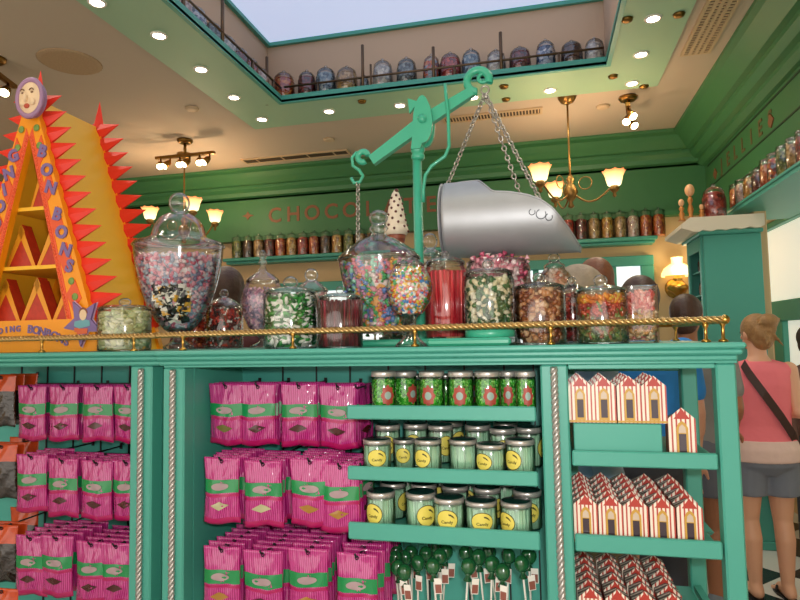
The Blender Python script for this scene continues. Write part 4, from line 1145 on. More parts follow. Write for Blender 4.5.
worktop_jar('canister_jar', 'glass jar packed with dark red sweets beside the green and white jar', 340.5, 1.53, 348, [(21.5, 348), (22.5, 346), (22.5, 303), (20, 299)], [(22.5, 299), (22, 297), (15, 294.5), (6, 293)], (4, 290.5, 1),
    [('dark_red_sweets', 346.8, 302, 'stick', .010, 260, ['#5a141e', '#701a28', '#481018', '#842434'], dict(core='#5a141e'))])
worktop_jar('candy_jar', 'small jar of pale wrapped sweets peeping between the green and dark red jars', 312, 1.88, 345, [(17, 345), (18, 343), (18, 296), (15, 290)], [(17, 290), (16, 287), (9, 281), (5, 278)], (7, 273, 1),
    [('pale_sweets', 343, 294, 'twist', .017, 200, ['#e0a0a0', '#e8d8d0', '#d07078', '#c8c0b8'], dict(core='#c09090'))])
worktop_jar('urn_jar', 'tall shouldered urn jar of rainbow taffy behind the fishbowl jar', 380.5, 1.678, 342, [(27, 342), (28, 340), (26, 335), (27, 325), (32, 305), (37, 285), (40.5, 268), (41, 262)],
    [(42, 261), (41, 259), (36, 254), (27, 247), (17, 241), (9, 238), (7, 234), (10, 230), (7, 226)], (10, 219, .8),
    [('rainbow_taffy', 336, 268, 'twist', .0215, 520, ['#e08a9a', '#4aa860', '#6a88c0', '#e8a048', '#e8d0c8', '#d05a6a', '#8fc8b0', '#c890b0'], dict(core='#a88890'))], zbase=ZT + .0206)
worktop_jar('fishbowl_jar', 'round footed fishbowl jar of tiny bright sweets in front of the scale post', 411, 1.51, 346, [(16, 346), (15.5, 344), (8, 337), (5, 328), (5, 319), (9, 315), (15, 310), (20.5, 301), (23.3, 289), (21.5, 277), (16.5, 268), (14, 265)],
    [(15, 265), (14.5, 263), (9, 260), (4, 258)], (4, 254, 1),
    [('tiny_sweets', 314, 268, 'ball', .0096, 1100, ['#f0d040', '#e85a4a', '#4a90d0', '#f4f0e8', '#e8983a', '#f09ab0', '#58b878', '#f0e8d8'], dict(core='#d8b890'))])
worktop_jar('canister_jar', 'tall glass jar of red sweets directly beside the scale post', 447, 1.665, 338, [(20, 338), (21, 336), (21, 270), (18, 264)], [(20, 264), (19.5, 261), (14, 257.5), (7, 256)], (4.5, 253.5, .8),
    [('red_sweets', 336.5, 272, 'stick', .009, 420, ['#c02030', '#d83a40', '#a81828', '#e05a58'], dict(core='#b02030'))], zbase=ZT + .0206)
worktop_jar('canister_jar', 'wide glass jar of pink wrapped sweets half hidden under the scoop', 500, 1.745, 338, [(31, 338), (32, 336), (32, 268), (29, 263)], [(31, 263), (30, 261.5), (18, 260), (.1, 259.5)], None,
    [('pink_sweets', 332, 264, 'twist', .026, 330, ['#c85a78', '#e8b0b8', '#9f3a5a', '#f0d8d8', '#d88a98'], dict(core='#a8607a'))], zbase=ZT + .0206)
worktop_jar('round_jar', 'round bellied jar of peach sweets under the scoop lip', 557, 1.86, 341, [(20, 341), (22, 338), (22, 310), (23, 296), (21, 282), (14, 271), (9, 266)], [(10.5, 266), (10.5, 263), (6, 260), (4, 258)], (6, 255.5, .9),
    [('peach_sweets', 339, 270, 'chunk', .015, 420, ['#e8b090', '#f0d8c8', '#d88868', '#e8c8b0'], dict(core='#d09878'))])
worktop_jar('canister_jar', 'glass jar of brown sugared chunks with knobbed lid near the teal drum', 541, 1.60, 345, [(24.5, 345), (25.5, 343), (25.5, 294), (23, 289)], [(25.5, 289), (25, 287), (17, 284.5), (7, 282)], (6.5, 278.5, .85),
    [('brown_chunks', 343.5, 293, 'chunk', .019, 380, ['#a86238', '#c88858', '#8a4a2c', '#d8a880', '#7a3c28'], dict(core='#8a4a30'))])
worktop_jar('candy_jar', 'narrow glass jar of dark red sweets beside the brown chunks', 574, 1.72, 344, [(14, 344), (15, 342), (15, 298), (13, 292)], [(15, 292), (14, 290), (9, 287), (4, 285)], (4.5, 281.5, 1),
    [('dark_red_sweets', 342, 296, 'bean', .014, 260, ['#8a1c1c', '#b03428', '#5a1414', '#c85a3a'], dict(core='#701818'))])
worktop_jar('canister_jar', 'glass jar of layered orange, red and green sweets with knobbed lid', 603, 1.54, 344, [(24, 344), (25, 342), (25, 297), (22.5, 292)], [(25, 292), (24.5, 290), (17, 287.5), (7, 285)], (7, 281, .9),
    [('green_sweets', 342.5, 318, 'bean', .017, 220, ['#5a6a34', '#7a8a48', '#485430', '#8a7a48', '#9a5a3c'], dict(core='#4c5a30')), ('red_sweets', 318, 305, 'bean', .016, 150, ['#b0301f', '#c8502a', '#5a7a28', '#8a2018'], dict(core='#7a3a20')), ('orange_sweets', 306, 297, 'bean', .016, 110, ['#e89028', '#d8a83a', '#c86a20'], dict(core='#c8802a'))])
worktop_jar('square_jar', 'square glass jar of pink and cream sweets at the end of the row', 642, 1.61, 343, [(14.4, 343), (15, 341), (15, 293), (14.5, 291)], [(15.4, 291), (15.4, 287), (15.5, 286.3), (.1, 286)], None,
    [('cream_sweets', 338.5, 316, 'twist', .021, 150, ['#d8b078', '#d86a60', '#e8c8a0', '#c89058'], dict(core='#c08a68')), ('pink_sweets', 317, 295, 'bean', .02, 150, ['#d85a50', '#e08070', '#c84a48', '#e8a898'], dict(core='#c85a50'))], sq=7.0, n=40)
worktop_jar('canister_jar', 'wide glass jar of green and cream sweets on the teal drum', 490, 1.545, 331, [(24.5, 331), (25.5, 329), (25.5, 282), (23, 276)], [(25.5, 276), (25, 273.5), (18, 271), (8, 269.5)], (6, 266, .9),
    [('green_and_cream_sweets', 329.5, 283, 'bean', .024, 330, ['#2f5a30', '#e4d8b8', '#3f6e3c', '#ece4cc', '#d8c8a0', '#24482a'], dict(core='#3a5034'))], zbase=ZT + .0412)
worktop_jar('candy_jar', 'slim jar of cream popcorn pieces behind the scale post', 432, 1.92, 340, [(14, 340), (15, 338), (15, 258), (12, 250)], [(13, 250), (12, 248), (7, 245), (5, 243)], (8, 236, 1.1),
    [('popcorn', 338, 258, 'chunk', .018, 200, ['#e8d8c0', '#c8a078', '#f0e8dc', '#a87850'], dict(core='#c8a888'))])
# sundae cone ornament on its own covered jar
worktop_jar('canister_jar', 'plain lidded jar of brown sweets hidden under the sundae cone', 397, 1.92, 340, [(17, 340), (18, 338), (18, 256), (16, 251)], [(18, 251), (18, 248.5), (10, 247.3), (.1, 247)], None,
    [('brown_sweets', 338, 262, 'chunk', .018, 260, ['#7a4a30', '#a8683f', '#5a3424'], dict(core='#6a4028'))])
q = atY(396.5, 247, 1.92); s = mpp((q.x, 1.92, 1.5)); z0 = ZT + .0006 + 93 * s + .001
sd = empty('sundae_ornament', (q.x, 1.92, z0), 'sundae cone ornament, cream swirl with brown dots in a brown cup', 'ornament')
part('cup', MB().lathe([(.020, 0), (.021, .006), (.026, .03), (.033, .062), (.034, .066)], (q.x, 1.92, z0), 24), stripes('sundae_cup', '#7a3a28', '#9a5238', 55, 'Z', .5, .5), sd)
cr_ = MB(); pts = []
for k in range(5):
    r = .036 - .0052 * k; cr_.torus((q.x, 1.92, z0 + .075 + .026 * k), r * .55, r * .62, n=18, k=8)
cr_.ball((q.x, 1.92, z0 + .203), .0085, 10, 8)
cr_.lathe([(.037, .064), (.034, .10), (.027, .14), (.020, .175), (.012, .2), (.004, .207)], (q.x, 1.92, z0), 20)
part('cream_swirl', cr_, mat('cream', '#ead8c0', .5), sd)
dots = MB()
for k in range(46):
    z = .07 + .125 * k / 46; r = .0415 - .026 * (k / 46); a = k * 2.4
    dots.ball((q.x + r * cos(a), 1.92 + r * sin(a), z0 + z), .0046, 7, 5)
dots.ball((q.x + .004, 1.92 - .003, z0 + .208), .007, 8, 6)
part('choc_dots', dots, mat('choc_dot', '#5a2820', .4), sd)

# ================================================================= THE BEAM SCALE
SP = mat('scale_teal_enamel', '#3fae8c', .35, coat=.3)
YS = 1.80
def S(px, py, Y=YS): return atY(px, py, Y)
pole = S(420, 300)
sc_ = empty('beam_scale', (pole.x, YS, ZT), 'teal beam scale with tilted arm towering over the jars', 'scale')
part('base', MB().bbox(atY(359, 345, 1.66).x, atY(513.5, 345, 1.6).x, 1.612, 1.856, ZT + .0005, ZT + .02, .006).bbox(atY(431, 345, 1.54).x, atY(513.5, 345, 1.6).x, 1.475, 1.612, ZT + .0005, ZT + .02, .006), SP, sc_)
part('drum', MB().lathe([(.060, .0202), (.063, .023), (.063, .038), (.060, .0405)], (S(490, 331, 1.545).x, 1.545, ZT), 36), SP, sc_)
zc = S(427, 150).z
part('post', MB().lathe([(.03, .0201), (.022, .03), (.0145, .04), (.0145, zc - ZT)], (pole.x, YS, ZT), 16), SP, sc_)
part('collar', MB().lathe([(.016, -.03), (.021, -.024), (.021, -.014), (.017, -.010), (.022, -.002), (.022, .008), (.015, .014)], (pole.x + .003, YS, zc), 16), SP, sc_)
# pivot housing: an upright oval plate with a pointer
hc = S(424, 122)
hp = [(hc.x + .030 * cos(t) * (1 - .15 * sin(t)), hc.z + .075 * sin(t)) for t in [2 * pi * k / 28 for k in range(28)]]
part('pivot_housing', MB().prism(hp, YS - .028, YS - .014, 'Y').prism(hp, YS + .014, YS + .028, 'Y').prism([(pole.x - .014, zc), (pole.x + .016, zc), (hc.x + .026, hc.z), (hc.x - .026, hc.z)], YS - .026, YS + .026, 'Y'), SP, sc_)
pt = S(408, 99); part('pointer', MB().prism([(hc.x - .045, hc.z + .03), (hc.x - .015, hc.z + .065), (pt.x, pt.z)], YS - .006, YS + .006, 'Y'), SP, sc_)
a = S(372, 161); b = S(472, 92)
d = (b - a); d.y = 0; d.normalize(); nrm = Vector((-d.z, 0, d.x))
beam = [a - nrm * .016, hc - nrm * .021, b - nrm * .014, b + nrm * .014, hc + nrm * .021, a + nrm * .016]
bm_ = MB().prism([(p.x, p.z) for p in beam], YS - .012, YS + .012, 'Y')
part('beam', bm_, SP, sc_)
My = Matrix.Rotation(pi / 2, 4, 'X')
R1 = S(478, 81)
part('beam_curl', MB().torus((R1.x, YS, R1.z), .034, .0125, My, 24, 10, 0, -.3, 4.6).torus(S(483, 78), .014, .006, My, 16, 8), SP, sc_)
R0 = S(363, 157)
part('beam_curl', MB().torus((R0.x, YS, R0.z), .017, .010, My, 18, 8, 0, .2, 5.2), SP, sc_)
part('pivot_bolt', MB().tube([(hc.x, YS - .036, hc.z), (hc.x, YS + .036, hc.z)], .014, 14), SP, sc_)
br = [S(446, 86), S(447, 99), S(449, 115), S(450, 148), S(446, 158), S(432, 167), S(426, 176), S(424, 190), S(424, 203)]
part('stop_bracket', MB().tube([p + Vector((0, -.018 if i < 5 else -.01, 0)) for i, p in enumerate(br)], .0055, 8), SP, sc_)
sh_ = [S(357, 152) + Vector((0, 0, .0)), S(352, 158), S(353, 166), S(359, 170), S(363, 176), S(360, 182), S(354, 183), S(351, 178)]
part('hook', MB().tube(sh_, .0055, 8), SP, sc_)
def chain(mb, a, b, L=.021, r=.0026, w=.0066):
    a = Vector(a); b = Vector(b); n = max(2, int((b - a).length / (L * .72))); t = (b - a).normalized()
    for i in range(n):
        p = a.lerp(b, (i + .5) / n)
        M = t.to_track_quat('X', 'Z').to_matrix().to_4x4() @ Matrix.Rotation(pi / 2 * (i % 2) + .6, 4, 'X') @ Matrix.Diagonal((L / 2 / w * .72, 1, 1, 1))
        mb.torus(p, w, r, M, 10, 5)
    return mb
CHN = mat('chain_steel', '#b5aea6', .3, .9)
part('chain', chain(MB(), S(358, 182), S(358, 246)), CHN, sc_)
part('counterweight', MB().lathe([(.001, 0), (.016, .004), (.018, .02), (.016, .05), (.010, .06), (.005, .075)], S(358, 268), 18), SP, sc_)
part('chain', chain(MB(), S(358, 246), S(358, 262)), CHN, sc_)
# the scoop pan, hung on three chains
GALV = mat('galvanised_steel', '#aeb0b4', .48, .55, noise=.12, nscale=12)
sb = S(510, 220)
scp = empty('scale_scoop', (sb.x, YS, sb.z), 'grey metal scoop pan hanging on chains from the scale arm', 'scoop')
x0, x1 = S(444, 220).x, S(580, 246).x
zbot = (S(447, 257).z + S(560, 255).z) / 2
rimpts = [(444, 184), (479, 183), (486, 190), (495, 199), (512, 200), (528, 203), (541, 208), (552, 216), (562, 227), (571, 237), (579.5, 248)]
rim = [(S(px, py).x, S(px, py).z) for px, py in rimpts]
def rimz(x):
    for (xa, za), (xb, zb2) in zip(rim, rim[1:]):
        if xa <= x <= xb: return za + (zb2 - za) * (x - xa) / (xb - xa)
    return rim[-1][1]
top0 = S(460, 184).z; Rr = (top0 - zbot) / 2 + .001
NS, NA = 44, 30
def scoop_shell(mb, off, flip):
    vs = []
    for i in range(NS + 1):
        x = x0 + (x1 - x0) * (i / NS)
        R = Rr * 1.0 - off
        taper = 1 - .55 * max(0, (i / NS - .8) / .2) ** 2
        czz = zbot + Rr
        zr_ = min(rimz(x), czz + R * .999)
        c_ = max(-1, min(1, (zr_ - czz) / R))
        am = pi / 2 + math.asin(c_)      # angle from bottom
        for k in range(NA + 1):
            t = -am + 2 * am * k / NA
            vs.append((x, YS + R * taper * sin(t), czz - R * cos(t)))
    fs = []
    for i in range(NS):
        for k in range(NA):
            q = (i * (NA + 1) + k, i * (NA + 1) + k + 1, (i + 1) * (NA + 1) + k + 1, (i + 1) * (NA + 1) + k)
            fs.append(q if flip else q[::-1])
    mb.add(vs, fs, 0, True); return vs
sm = MB(); vo = scoop_shell(sm, 0, True); vi = scoop_shell(sm, .0025, False)
part('pan', sm, GALV, scp)
rm = MB()
for e in (0, NA): rm.tube([vo[i * (NA + 1) + e] for i in range(NS + 1)], .0028, 6)
rm.tube([vo[NS * (NA + 1) + k] for k in range(NA + 1)], .0028, 6).tube([vo[k] for k in range(NA + 1)], .0028, 6)
part('rolled_rim', rm, GALV, scp)
part('end_plate', MB().tube([(x0 - .0015, YS, zbot + Rr), (x0 + .0015, YS, zbot + Rr)], Rr * .995, 40), GALV, scp)
part('handle', MB().torus((S(503, 196).x, YS + .08, S(503, 193).z), .012, .004, My, 16, 8), mat('handle_brass', '#b98c58', .3, .9), scp)
sw = MB()
for k, (px, py, r) in enumerate(((541, 214, .013), (549, 217, .009), (532, 212, .008))):
    c = S(px, py); dy = -sqrt(max(0, Rr ** 2 - (c.z - zbot - Rr) ** 2))
    cc_ = Vector((c.x, YS + dy * 1.002, c.z))
    c2 = atY(px, py, YS + dy)
    nn = Vector((0, dy, c2.z - zbot - Rr)).normalized()
    sw.torus((c2.x, YS + dy, c2.z), r, .0012, nn.to_track_quat('Z', 'X').to_matrix().to_4x4(), 18, 5, 0, .3, 5.2)
part('engraved_scroll', sw, mat('engraving', '#5f6265', .5, .6), scp)
ring = S(485, 90)
ch = MB(); ch.torus(ring, .012, .003, My, 14, 6)
l0 = Vector((x0 + .01, YS + .02, S(443, 184).z)); l1 = Vector((S(541, 208).x, YS - .09, S(541, 208).z)); l2 = Vector((S(522, 200).x, YS + .085, S(522, 196).z))
for e in (l0, l1, l2): chain(ch, ring + Vector((0, 0, -.012)), e)
part('chain', ch, CHN, scp)

# ================================================================= THE A-FRAME CANDY STAND
ORG = mat('stand_orange', '#fa9c10', .42, noise=.05, nscale=5); RED = mat('stand_red', '#ea3420', .4); YEL = mat('stand_yellow', '#ffc02a', .45, noise=.05, nscale=4)
CORAL = mat('stand_coral_dots', '#ea5a2c', .45); PURP = mat('stand_purple', '#80689a', .5); GRN_ = mat('stand_green', '#7a9a4a', .5)
XA, YA = -1.62, 1.60
zb_, zap = ZT + .001, 2.355
sl = .327
def ox(z): return (zap - z) * sl           # outer half width
izt = 2.188
def ix(z): return max(0, (izt - z) * .262)
stn = empty('candy_stand', (XA, 1.74, ZT), 'orange and yellow A-frame candy stand with red spikes and sun face', 'display stand')
fr = MB()
zi = 1.585
for s_ in (1, -1):
    poly = [(XA + s_ * ix(zi), zi), (XA + s_ * ox(zi), zi), (XA + s_ * .012, zap - .03), (XA, zap - .03), (XA, izt)]
    fr.prism(poly if s_ > 0 else poly[::-1], YA, YA + .022, 'Y')
part('front_frame', fr, ORG, stn)
part('base_board', MB().prism([(XA - ox(zb_), zb_), (XA + ox(zb_), zb_), (XA + ox(zi), zi), (XA - ox(zi), zi)], YA - .004, YA + .022, 'Y'), ORG, stn)
dt = MB()
def dots_line(p, q, n, r=.0062):
    for k in range(n):
        t = k / (n - 1); dt.ball((p[0] + (q[0] - p[0]) * t, YA - .001, p[1] + (q[1] - p[1]) * t), r, 6, 4, 0, (1, .5, 1))
for s_ in (1, -1):
    dots_line((XA + s_ * (ix(zi) + .008), zi), (XA + s_ * .008, izt), 52)
    dt.prism([(XA + s_ * (ix(zi) + .002), zi), (XA + s_ * (ix(zi) + .020), zi), (XA + s_ * .012, izt + .03), (XA, izt)], YA - .0012, YA + .001, 'Y')
dots_line((XA - ox(zb_) + .02, zb_ + .008), (XA + ox(zb_) - .02, zb_ + .008), 44); dots_line((XA - ix(zi), zi - .008), (XA + ix(zi), zi - .008), 28)
part('dotted_border', dt, CORAL, stn)
# diamond patches along the legs
for s_ in (1, -1):
    for k, z in enumerate((1.66, 1.78, 1.90, 2.02, 2.14)):
        xc = (ix(z) + ox(z)) / 2 + .012; w = .026 + .006 * (4 - k) * .5
        x = XA + s_ * xc
        part('coral_patch', MB().prism([(x - s_ * w * .2, z + .05), (x - s_ * w, z + .004), (x - s_ * w * .3, z - .05), (x + s_ * w * .5, z - .01)], YA - .0022, YA - .0002, 'Y'), CORAL, stn)
    for z in (2.155, 1.655, 1.705, 2.215):
        xc = (ix(z) + ox(z)) / 2 + .006 if z < 2.2 else .03
        part('green_dot', MB().ball((XA + s_ * xc, YA - .003, z), .012, 8, 6, 0, (1, .2, 1)), GRN_, stn)
# leg lettering
def leg_text(txt, s_, zs, size):
    for ch_, z in zip(txt, zs):
        if ch_ == ' ': continue
        xc = XA + s_ * ((ix(z) + ox(z)) / 2 + .012)
        part('lettering', text_mb(ch_, size, face_front((xc, YA - .003, z), s_ * -.30), .0022, .0028), PURP, stn)
leg_text('BONBONS', 1, [atY(43, y, YA).z for y in (152, 171, 189, 216, 234, 252, 268)], .054)
leg_text('DNG'[0:0] + 'GNIDOLPXE'[0:0], -1, [], .06)
leg_text('EXPLODING'[::-1], -1, [atY(12, y, YA).z for y in (157, 174, 190, 206, 223, 239, 255, 271, 287)], .055)
txt = 'EXPLODING BONBONS'
for k, ch_ in enumerate(txt):
    t = k / (len(txt) - 1) * 2 - 1
    if ch_ == ' ': continue
    part('lettering', text_mb(ch_, .026 if k < 9 else .036, face_front((XA - .02 + t * .185, YA - .0055, 1.558 - .045 * t * t), -t * .38), .0015, .001), PURP, stn)
# back frame
bf = MB()
YBK = 1.90
bf.prism([(XA - ox(zb_), zb_), (XA + ox(zb_), zb_), (XA, zap)], YBK, YBK + .02, 'Y')
part('back_frame', bf, ORG, stn)
# sloping sides between the frames
for s_ in (1, -1):
    poly = [(XA + s_ * (ox(zb_) - .012), zb_), (XA + s_ * (ox(zb_) - .03), zb_), (XA + s_ * .004, zap - .09), (XA + s_ * .004, zap - .03)]
    part('side_panel', MB().prism(poly, YA + .0225, YBK - .0005, 'Y'), YEL, stn)
for z in (1.585, 1.765, 1.96):
    part('shelf', MB().box(XA - ox(z) + .035, XA + ox(z) - .035, YA + .0225, YBK - .001, z - .012, z), YEL, stn)
# spikes
def spike(x, z, s_, y, L, H, lift):
    mb = MB(); t = .012
    a = (x, z - H / 2); b = (x - s_ * H * sl * .9, z + H / 2); tip = (x + s_ * L, z + lift)
    vs = [(a[0], y + t, a[1]), (b[0], y + t, b[1]), (tip[0], y + t * .4, tip[1]), (a[0], y, a[1]), (b[0], y, b[1]), ((a[0] + b[0]) / 2, y - .012, (a[1] + b[1]) / 2)]
    mb.add(vs, [(0, 1, 2), (3, 5, 2), (5, 4, 2), (1, 4, 2), (3, 2, 0), (0, 3, 5, 4, 1)], 0)
    return mb
for y in (YA + .024, YBK + .001):
    for s_ in (1, -1):
        for k in range(14):
            z = 2.318 - .0555 * k
            part('spike', spike(XA + s_ * (ox(z) - .008), z - .012, s_, y, .094 + .002 * k, .068, .022), RED, stn)
    part('spike', MB().add([(XA - .03, y + .01, zap - .05), (XA + .03, y + .01, zap - .05), (XA + .006, y + .01, zap + .075), (XA, y - .012, zap - .04)], [(0, 1, 2), (0, 2, 3), (3, 2, 1)], 0), RED, stn)
# face plaque
fc = atY(30, 98, YA - .02)
oval = [(.048 * cos(2 * pi * k / 32), .060 * sin(2 * pi * k / 32)) for k in range(32)]
pl = part('face_rim', MB().prism([(fc.x + u * 1.02, fc.z + v * 1.02) for u, v in oval], YA - .02, YA - .001, 'Y').torus((fc.x, YA - .02, fc.z), .052, .008, My @ Matrix.Diagonal((.93, 1.16, 1, 1)), 32, 8), mat('face_rim_mauve', '#a57fa0', .45), stn)
fm = MB().ball((fc.x, YA - .016, fc.z), .047, 24, 16, 0, (.95, .38, 1.2))
fm.ball((fc.x - .002, YA - .036, fc.z - .006), .009, 10, 8, 0, (.8, .9, 1.5)).ball((fc.x - .019, YA - .031, fc.z - .018), .012, 8, 6, 0, (1, .4, 1)).ball((fc.x + .019, YA - .031, fc.z - .018), .012, 8, 6, 0, (1, .4, 1))
part('sun_face', fm, mat('face_cream', '#f0d0a8', .5), stn)
ft = MB()
for s_ in (1, -1):
    ft.torus((fc.x + s_ * .018, YA - .0335, fc.z + .018), .008, .0018, My, 10, 5, 0, .2, pi - .2).ball((fc.x + s_ * .018, YA - .0315, fc.z + .014), .0045, 8, 6, 0, (1.3, .4, .8))
part('eye', ft, mat('face_eye', '#7a5230', .5), stn)
part('mouth', MB().ball((fc.x - .001, YA - .031, fc.z - .030), .011, 10, 8, 0, (1, .4, .75)), mat('face_mouth', '#c0503a', .5), stn)
# purple star sign standing against the leg
sc0 = atY(82, 322, YA - .02)
pts = []
for k in range(10):
    r = (.076, .034)[k % 2]; a = pi / 2 + .55 + 2 * pi * k / 10
    pts.append((sc0.x + r * cos(a) * .92, sc0.z + r * sin(a)))
st_ = part('star_sign', MB().prism(pts, YA - .02, YA - .012, 'Y'), PURP, stn)
lite = [(sc0.x + (u - sc0.x) * 1.06, sc0.z + (v - sc0.z) * 1.06) for u, v in pts]
part('star_edge', MB().prism(lite, YA - .0118, YA - .008, 'Y'), mat('star_edge_pale', '#d8b0c8', .5), st_)
part('printed_figure', MB().prism([(sc0.x + .004 + .013 * cos(2 * pi * k / 16), sc0.z + .022 + .017 * sin(2 * pi * k / 16)) for k in range(16)], YA - .0215, YA - .0205, 'Y'), mat('print_skin', '#e8c8a0', .5), st_)
part('printed_hair', MB().prism([(sc0.x + .004 + .016 * cos(pi * k / 10), sc0.z + .026 + .019 * sin(pi * k / 10)) for k in range(11)], YA - .0212, YA - .0202, 'Y'), mat('print_hair', '#8a4a30', .5), st_)
part('printed_shirt', MB().prism([(sc0.x - .026, sc0.z + .002), (sc0.x - .028, sc0.z - .012), (sc0.x - .01, sc0.z - .02), (sc0.x + .03, sc0.z - .012), (sc0.x + .028, sc0.z + .004), (sc0.x + .01, sc0.z + .008)], YA - .0213, YA - .0204, 'Y'), mat('print_teal', '#6fa8b0', .5), st_)
part('printed_sweets', MB().prism([(sc0.x - .02, sc0.z - .02), (sc0.x + .022, sc0.z - .02), (sc0.x + .02, sc0.z - .036), (sc0.x - .016, sc0.z - .038)], YA - .0213, YA - .0204, 'Y').prism([(sc0.x - .027, sc0.z - .018), (sc0.x - .012, sc0.z - .018), (sc0.x - .014, sc0.z - .032), (sc0.x - .026, sc0.z - .03)], YA - .0218, YA - .0209, 'Y'), mat('print_coral', '#e0683c', .5), st_)
# triangular cartons on the stand's shelves
CRT = mat('carton_red', '#b8321a', .45, noise=.3, nscale=60); CRO = mat('carton_orange', '#e89a20', .45)
def make_carton():
    w, h = .062, .115
    o = solo('triangular_carton', MB().prism([(-w, 0), (w, 0), (0, h)], -.02, .02, 'Y'), CRT, (0, 0, 0), '', 'carton', 'triangular cartons in the orange stand')
    e = MB()
    for p, q in (((-w, 0), (0, h)), ((w, 0), (0, h))):
        d_ = Vector((q[0] - p[0], q[1] - p[1])).normalized() ; n_ = Vector((-d_.y, d_.x)) * (.016 if p[0] > 0 else -.016)
        e.prism([p, q, (q[0] + n_.x, max(.001, q[1] + n_.y - .012)), (p[0] + n_.x, .0005)], -.0212, -.0202, 'Y')
    part('printed_border', e, CRO, o)
    return o
crt = make_carton()
CP = []
for zi2, (z, xs_, yy) in enumerate(((1.5855, (-.125, 0, .125), 1.665), (1.7655, (-.068, .058), 1.665), (1.9605, (.0,), 1.665))):
    for i, dx in enumerate(xs_):
        lb = 'red and orange triangular carton, %s along the %s shelf of the orange stand' % (ORD[i], ('lowest', 'middle', 'top')[zi2])
        if zi2 == 0 and i == 0: o = crt; o['label'] = lb
        else: o = copy_tree(crt, label=lb)
        o.location = (XA + dx, yy, z); o.scale = (.98, 1, 1.25 if zi2 < 2 else 1.0) if zi2 < 2 else (.55, 1, 1.0)
for zi2, (z, xs_) in enumerate(((1.5855, (-.063, .063)), (1.7655, (0.0,)))):
    for i, dx in enumerate(xs_):
        o = copy_tree(crt, label='red triangular carton in the back row, %s along the %s shelf of the orange stand' % (ORD[i], ('lowest', 'middle')[zi2]))
        o.location = (XA + dx, 1.74, z); o.scale = (.98, 1, 1.25)

# ================================================================= PEOPLE
def remeshed(name, mb, m, parent, voxel, smooth=4, factor=.5):
    o = part(name, mb, m, parent)
    md = o.modifiers.new('remesh', 'REMESH'); md.mode = 'VOXEL'; md.voxel_size = voxel; md.use_smooth_shade = True
    ms = o.modifiers.new('smooth', 'SMOOTH'); ms.iterations = smooth; ms.factor = factor
    dg = bpy.context.evaluated_depsgraph_get(); dg.update()
    me = bpy.data.meshes.new_from_object(o.evaluated_get(dg)); me.name = name
    o.modifiers.clear(); old = o.data; o.data = me; bpy.data.meshes.remove(old)
    if not me.materials: me.materials.append(m)
    return o
def cap(mb, pts, rs, n=12):
    """tapered limb through several joints with rounded ends"""
    pts = [Vector(p) for p in pts]
    mb.tube(pts, 0, n, 0, True, rs)
    for p, r in zip(pts, rs): mb.ball(p, r * 1.0, n, 8)
    return mb
def hand(mb, w, d, side, k):
    """palm, four curled fingers and a thumb from wrist w along direction d"""
    d = d.normalized(); sd = d.cross(Vector((0, 1, 0)) if abs(d.y) < .8 else Vector((0, 0, 1))).normalized() * side
    nn = d.cross(sd).normalized() * side
    pe = w + d * .075 * k
    for t in (-.024, -.008, .008, .024):
        cap(mb, [w + sd * t * .7 * k, pe + sd * t * k], [.014 * k, .0135 * k], 8)
    for t, L in ((-.027, .058), (-.009, .072), (.009, .077), (.027, .069)):
        a = pe + sd * t * k; b = a + (d * .6 + nn * .12).normalized() * L * .5 * k; c = b + (d * .75 + nn * .5).normalized() * L * .5 * k
        cap(mb, [a, b, c], [.0095 * k, .009 * k, .0075 * k], 7)
    a = w + sd * .028 * k + d * .02 * k; b = a + (sd * .7 + d * .7).normalized() * .035 * k; c = b + (d * .9 + sd * .2 + nn * .3).normalized() * .03 * k
    cap(mb, [a, b, c], [.013 * k, .011 * k, .0085 * k], 7)
